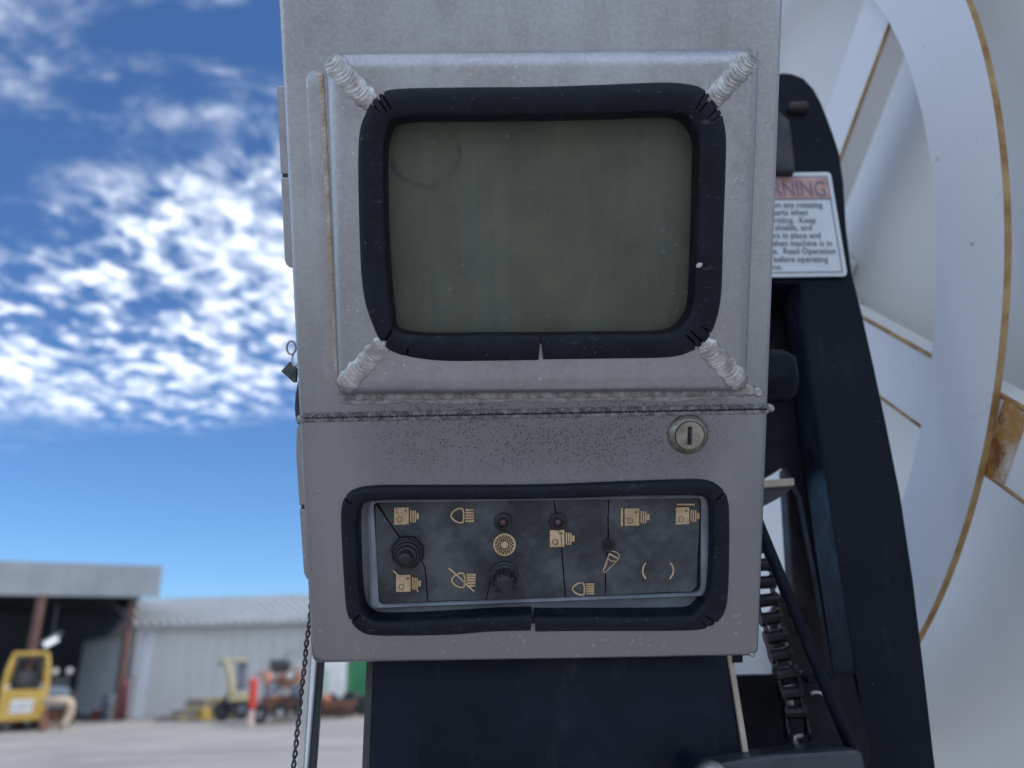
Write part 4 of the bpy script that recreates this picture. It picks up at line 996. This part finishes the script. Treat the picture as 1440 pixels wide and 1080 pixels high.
pA = [(528, 711)] + [tuple(v) for v in jag([(530, 711.5), (544.2, 732), (562, 758)], 1)] + [tuple(v) for v in jag([(562, 758), (589, 779), (597, 801), (601, 846)], 2)] + [(570, 847.5), (541, 849.5), (534, 843), (529, 780)]
pB = [(533, 708), (560, 707)] + [(778, 702.5)] + [tuple(v) for v in jag([(778, 702.5), (781, 722), (784, 742), (788, 765), (791, 800), (794, 840)], 3)] + [(760, 841), (684.5, 843.5), (690, 818), (698, 800)] + [(697, 800), (689, 816), (683, 843.8), (640, 844), (603, 845.6)] + [tuple(v) for v in jag([(602.6, 845.6), (598.6, 800), (590.5, 777.6), (563.4, 756.5), (546, 730.5)], 4)]
pC = [(779.6, 702.5), (855, 700.5)] + [tuple(v) for v in jag([(855, 700.5), (854.2, 735), (854.2, 765), (851, 800), (850.2, 837)], 5)] + [(820, 838.5), (796, 840)] + [tuple(v) for v in jag([(796, 840), (793.4, 800), (790, 765), (786, 742), (783, 722), (779.8, 703)], 6)]
pD = [(856.8, 700.5), (978, 698.5), (984, 703), (983, 745), (980.5, 790), (979.5, 825), (972, 832), (940, 832.5), (900, 834.5), (852.6, 836.8)] + [tuple(v) for v in jag([(852, 836.8), (853.2, 800), (856.2, 765), (856.2, 735), (856.8, 701)], 7)]
for pp, dz in ((pA, .0), (pB, .0001), (pC, .0), (pD, .0003)):
    cl = []
    for v in pp:
        if not cl or (Vector(v) - Vector(cl[-1])).length > .3: cl.append(v)
    if (Vector(cl[0]) - Vector(cl[-1])).length < .3: cl.pop()
    m = MB(); m.prism([L3(x, y, OW + dz) for x, y in cl], Vector((0, 0, -.0012))); m.build('overlay_piece', OVL, CB)
# crack shadows across the dented corner need no extra geometry; switches and printed symbols follow
SWP = OW + .0008
class Sym:
    """flat printed symbol drawn in panel pixels"""
    def __init__(s): s.m = MB()
    def poly(s, pts, c=0): s.m.add([L3(x, y, SWP + (.00018 if c else 0)) for x, y in pts], [tuple(range(len(pts)))] if len(pts) <= 4 else [tuple(t_) for t_ in tessellate_polygon([[Vector((x, y, 0)) for x, y in pts]])], c); return s
    def rect(s, x0, y0, x1, y1, c=0, sk=0): return s.poly([(x0, y0), (x1, y0 + sk), (x1, y1 + sk), (x0, y1)], c)
    def line(s, pts, w, c=0, closed=False):
        n = len(pts); P = [Vector(p) for p in pts]; a = []; b = []
        for i in range(n):
            p0 = P[i - 1] if (closed or i) else P[i]; p1 = P[(i + 1) % n] if (closed or i < n - 1) else P[i]
            d = (p1 - p0).normalized(); e = Vector((-d.y, d.x)) * w / 2; a.append(P[i] + e); b.append(P[i] - e)
        z = SWP + (.00018 if c else 0) + .00003
        for i in range(n if closed else n - 1):
            j = (i + 1) % n; s.m.add([L3(a[i].x, a[i].y, z), L3(a[j].x, a[j].y, z), L3(b[j].x, b[j].y, z), L3(b[i].x, b[i].y, z)], [(0, 1, 2, 3)], c)
        return s
    def ring(s, x, y, r, w, c=0, n=28, ry=None): return s.line([(x + r * math.cos(2 * math.pi * k / n), y + (ry or r) * math.sin(2 * math.pi * k / n)) for k in range(n)], w, c, True)
    def disc(s, x, y, r, c=0, n=22): return s.poly([(x + r * math.cos(2 * math.pi * k / n), y + r * math.sin(2 * math.pi * k / n)) for k in range(n)], c)
    def done(s, lab): o = s.m.build('printed_symbol', [PRINT, PRINTD, OVL], CB, fix=False); o['label'] = lab
def gearbox(s, x, y, k=1.0, w=20.5, h=24):
    """x, y: top left of the solid body"""
    s.rect(x, y, x + w, y + h, 0, -.3)
    s.ring(x + 7.6, y + h - 7.2, 3.6, 1.1, 1); s.disc(x + w - 4.2, y + 4.8, 1.7, 1, 12)
    x2 = x + w + 1.8
    for i in range(3): s.rect(x2 + i * 3.1, y + 3.2 + i * .5, x2 + i * 3.1 + 2.1, y + h - 3.2)
    s.rect(x2, y + h - 4.6, x2 + 8.3, y + h - 3.2); s.rect(x2 + 9.0, y + 7.6, x2 + 12.6, y + 16.2)
    return s
def lamp(s, x, y, w=34, h=20):
    """x left, y centre"""
    pts = [(x + w * .50, y - h / 2), (x + w * .33, y - h / 2 + .2), (x + w * .17, y - h * .34), (x + w * .06, y - h * .14), (x + w * .03, y + h * .03), (x + w * .08, y + h * .2), (x + w * .2, y + h * .38), (x + w * .36, y + h / 2), (x + w * .52, y + h / 2), (x + w * .56, y + h * .25), (x + w * .56, y - h * .2), (x + w * .52, y - h * .42)]
    s.line(pts, 2.3, 0, True)
    for i in range(5): s.rect(x + w * .64 - .2, y - h * .46 + i * h * .195, x + w * .99, y - h * .46 + i * h * .195 + h * .14)
    return s
gearbox(Sym(), 554.3, 713.8).done('gearbox symbol with stained body, above the toggle switch')
lamp(Sym(), 633, 725).done('work lamp symbol at the top')
s = Sym(); gearbox(s, 557, 808.5); s.line([(553, 802.5), (560, 809)], 2); s.line([(580, 822), (588.5, 832.5)], 1.6); s.done('crossed-out gearbox symbol below the toggle switch')
s = Sym(); lamp(s, 634, 816, 35, 20); s.line([(631, 799), (646, 812), (655, 821), (667, 832)], 2.2); s.done('crossed-out work lamp symbol')
s = Sym(); s.ring(709.5, 766, 14.6, 2.6, 0, 40); s.disc(709.5, 766, 5.2, 0, 26)
for i in range(16):
    a = 2 * math.pi * i / 16
    for rr, ph in ((7.4, 0), (9.6, .5), (11.8, 0)):
        aa = a + ph * 2 * math.pi / 16; x, y = 709.5 + rr * math.cos(aa), 766 + rr * math.sin(aa); z_ = rr * .085
        ca, sa = math.cos(aa), math.sin(aa); s.poly([(x + (-1.1 * ca + z_ * sa), y + (-1.1 * sa - z_ * ca)), (x + (1.1 * ca + z_ * sa), y + (1.1 * sa - z_ * ca)), (x + (1.1 * ca - z_ * sa), y + (1.1 * sa + z_ * ca)), (x + (-1.1 * ca - z_ * sa), y + (-1.1 * sa + z_ * ca))])
s.done('round checkered wheel symbol above the ribbed knob')
gearbox(Sym(), 773.2, 745.4, w=20.5, h=24).line([(786, 747), (789.5, 757), (790, 768)], .9, 1).done('gearbox symbol under the right indicator')
s = Sym(); gearbox(s, 878.5, 715.3); s.rect(873, 714.3, 876, 740); s.done('gearbox symbol with a vertical bar on its left')
s = Sym(); gearbox(s, 950.3, 713.4, w=19); s.rect(952, 708.3, 977, 710.6); s.done('gearbox symbol with a bar on top, at the right edge')
s = Sym(); lamp(s, 804, 828, 32, 17); s.done('work lamp symbol at the bottom edge')
s = Sym(); ox, oy = 862, 780.5
s.line([(857, 778), (849, 800), (848.6, 804), (851, 805), (870, 786)], 1.3); s.line([(856.5, 778.5), (869.8, 786)], 2.1); s.line([(858, 776), (862, 775.2), (867, 776.4), (870.5, 780), (871, 785)], 1.3); s.line([(855, 786), (860, 789.5), (865, 789)], 1.6); s.line([(854, 790), (851, 800)], 1); s.done('grey cone symbol below the empty socket')
s = Sym(); s.line([(908.3, 791.5), (905.2, 796), (903.8, 802), (904.6, 808), (908.2, 814)], 2.4); s.done('left curved bracket mark')
s = Sym(); s.line([(942.6, 791.5), (945.8, 796), (947.2, 802), (946, 808), (941.8, 814)], 2.4); s.done('right curved bracket mark')
# toggle switch with octagonal nut and rubber boot
p = L(574, 775, OW)
m = MB(); m.lathe((p.x, p.y, OW), (0, 0, 1), [(.0108, 0), (.0108, .0028), (.0098, .0036)], 8, twist=R(22)); o = m.build('toggle_nut', BLKPL, CB, bevel=.0005)
m = MB(); m.lathe((p.x, p.y, OW + .003), (0, 0, 1), [(.0092, 0), (.0096, .0012), (.0088, .0022), (.0078, .0022), (.0082, .0036), (.0074, .0046), (.0062, .0046), (.0066, .0058), (.0058, .0070), (.0046, .0072), (.0045, .0105), (.0040, .0120), (.0028, .0128), (.0010, .0130)], 36); m.build('toggle_boot', BLKPL, CB, True, auto=60)
p = L(709, 809, OW)
m = MB(); m.lathe((p.x, p.y, OW), (0, 0, 1), [(.0094, 0), (.0094, .002), (.0086, .0026)], 40); m.build('knob_base', KNB, CB, True, auto=50)
m = MB(); m.lathe((p.x, p.y, OW + .0022), (0, 0, 1), [(.0084, 0), (.0082, .0015), (.0070, .0022), (.0068, .010), (.0062, .0125)], 72, rmod=lambda a, j: 1 + (.07 * (1 if math.cos(11 * a) > 0 else -1) if 1 < j < 5 else 0)); m.build('ribbed_knob', KNB, CB, True, auto=25)
m = MB(); m.lathe((p.x, p.y, OW + .0115), (0, 0, 1), [(.0060, 0), (.0060, .0022), (.0053, .0035), (.0035, .0045), (.001, .0048)], 40); m.build('knob_cap', KNB, CB, True, auto=60)
for x, y in ((707.5, 733.5), (784.5, 733)):
    p = L(x, y, OW)
    m = MB(); m.lathe((p.x, p.y, OW - .001), (0, 0, 1), [(.0056, 0), (.0056, .0022), (.0050, .0028), (.0034, .0030), (.0031, .0016)], 36); o = m.build('indicator_bezel', BLKPL, CB, True, auto=40)
    m = MB(); m.lathe((p.x, p.y, OW), (0, 0, 1), [(.0019, 0), (.0019, .0014), (.0014, .0023), (.0004, .0026)], 20); m.build('indicator_lens', REDLED, o, True)
p = L(855.5, 767, OW)
m = MB(); m.lathe((p.x, p.y, OW + .0002), (0, 0, 1), [(.0042, 0), (.0042, .0008), (.0036, .0012), (.0030, .0008), (.0028, -.0002)], 36); o = m.build('socket_rim', KNB, CB, True)
m = MB(); m.lathe((p.x, p.y, OW + .0001), (0, 0, 1), [(.0029, 0), (.0029, .0003)], 30); m.build('socket_hole', HOLE, o)
# side plates on the left flank
def flank(pts, w, mat, name, dep=.006):
    MB().prism([L3(x, y, w) for x, y in pts], Vector((0, 0, -dep))).build(name, mat, CB, bevel=.0008)
flank([(389, 120), (420, 120), (420, 244.5), (394.5, 244.5)], -.012, ALU2, 'latch_plate')
flank([(394.6, 249), (420, 249), (420, 377), (407, 376), (402, 372), (400, 366)], -.012, ALU2, 'latch_plate')
flank([(396.5, 244), (420, 244), (420, 250), (396.5, 250)], -.0135, DKM, 'latch_gap', .003)
flank([(417, 599), (440, 599), (440, 711), (420.5, 711), (416, 640)], -.012, ALU2, 'latch_plate')
flank([(420.8, 715.5), (444, 715.5), (444, 818), (436, 817), (430, 813), (427, 806)], -.012, ALU2, 'latch_plate')
flank([(423, 710), (440, 710), (440, 716), (423, 716)], -.0135, DKM, 'latch_gap', .003)
flank([(430, 520), (419, 534), (415, 556), (414, 575), (415.5, 590), (419, 598), (430, 590)], -.03, DKM, 'latch_handle', .01)
# padlock style tag on a ring
TG = thing('tag_on_ring', 'small dark green square tag on a wire ring at the box left edge', 'tag')
def LW(px, py, w): return BM @ L3(px, py, w)
c = LW(409.5, 489, -.03)
MB().tube([c + cr * (.0028 * math.cos(a)) + cu * (.0042 * math.sin(a)) for a in (2 * math.pi * k / 20 for k in range(20))], .0007, 8, closed=True).build('ring', STEEL, TG, True)
c = LW(416, 503, -.03)
MB().tube([c + cr * (.0022 * math.cos(a)) + fw * (.002 * math.sin(a)) + cu * (.0055 * math.sin(a)) for a in (2 * math.pi * k / 20 for k in range(20))], .0006, 8, closed=True).build('link', STEEL, TG, True)
m = MB(); m.prism([LW(x, y, -.03) for x, y in ((407.5, 508), (417.5, 519), (416, 538), (412.5, 538), (394.5, 522))], fw * .004); m.build('tag_plate', worn('dark_green_metal', (.05, .07, .06), (.12, .15, .13), .35, .3, 200), TG, bevel=.0006)
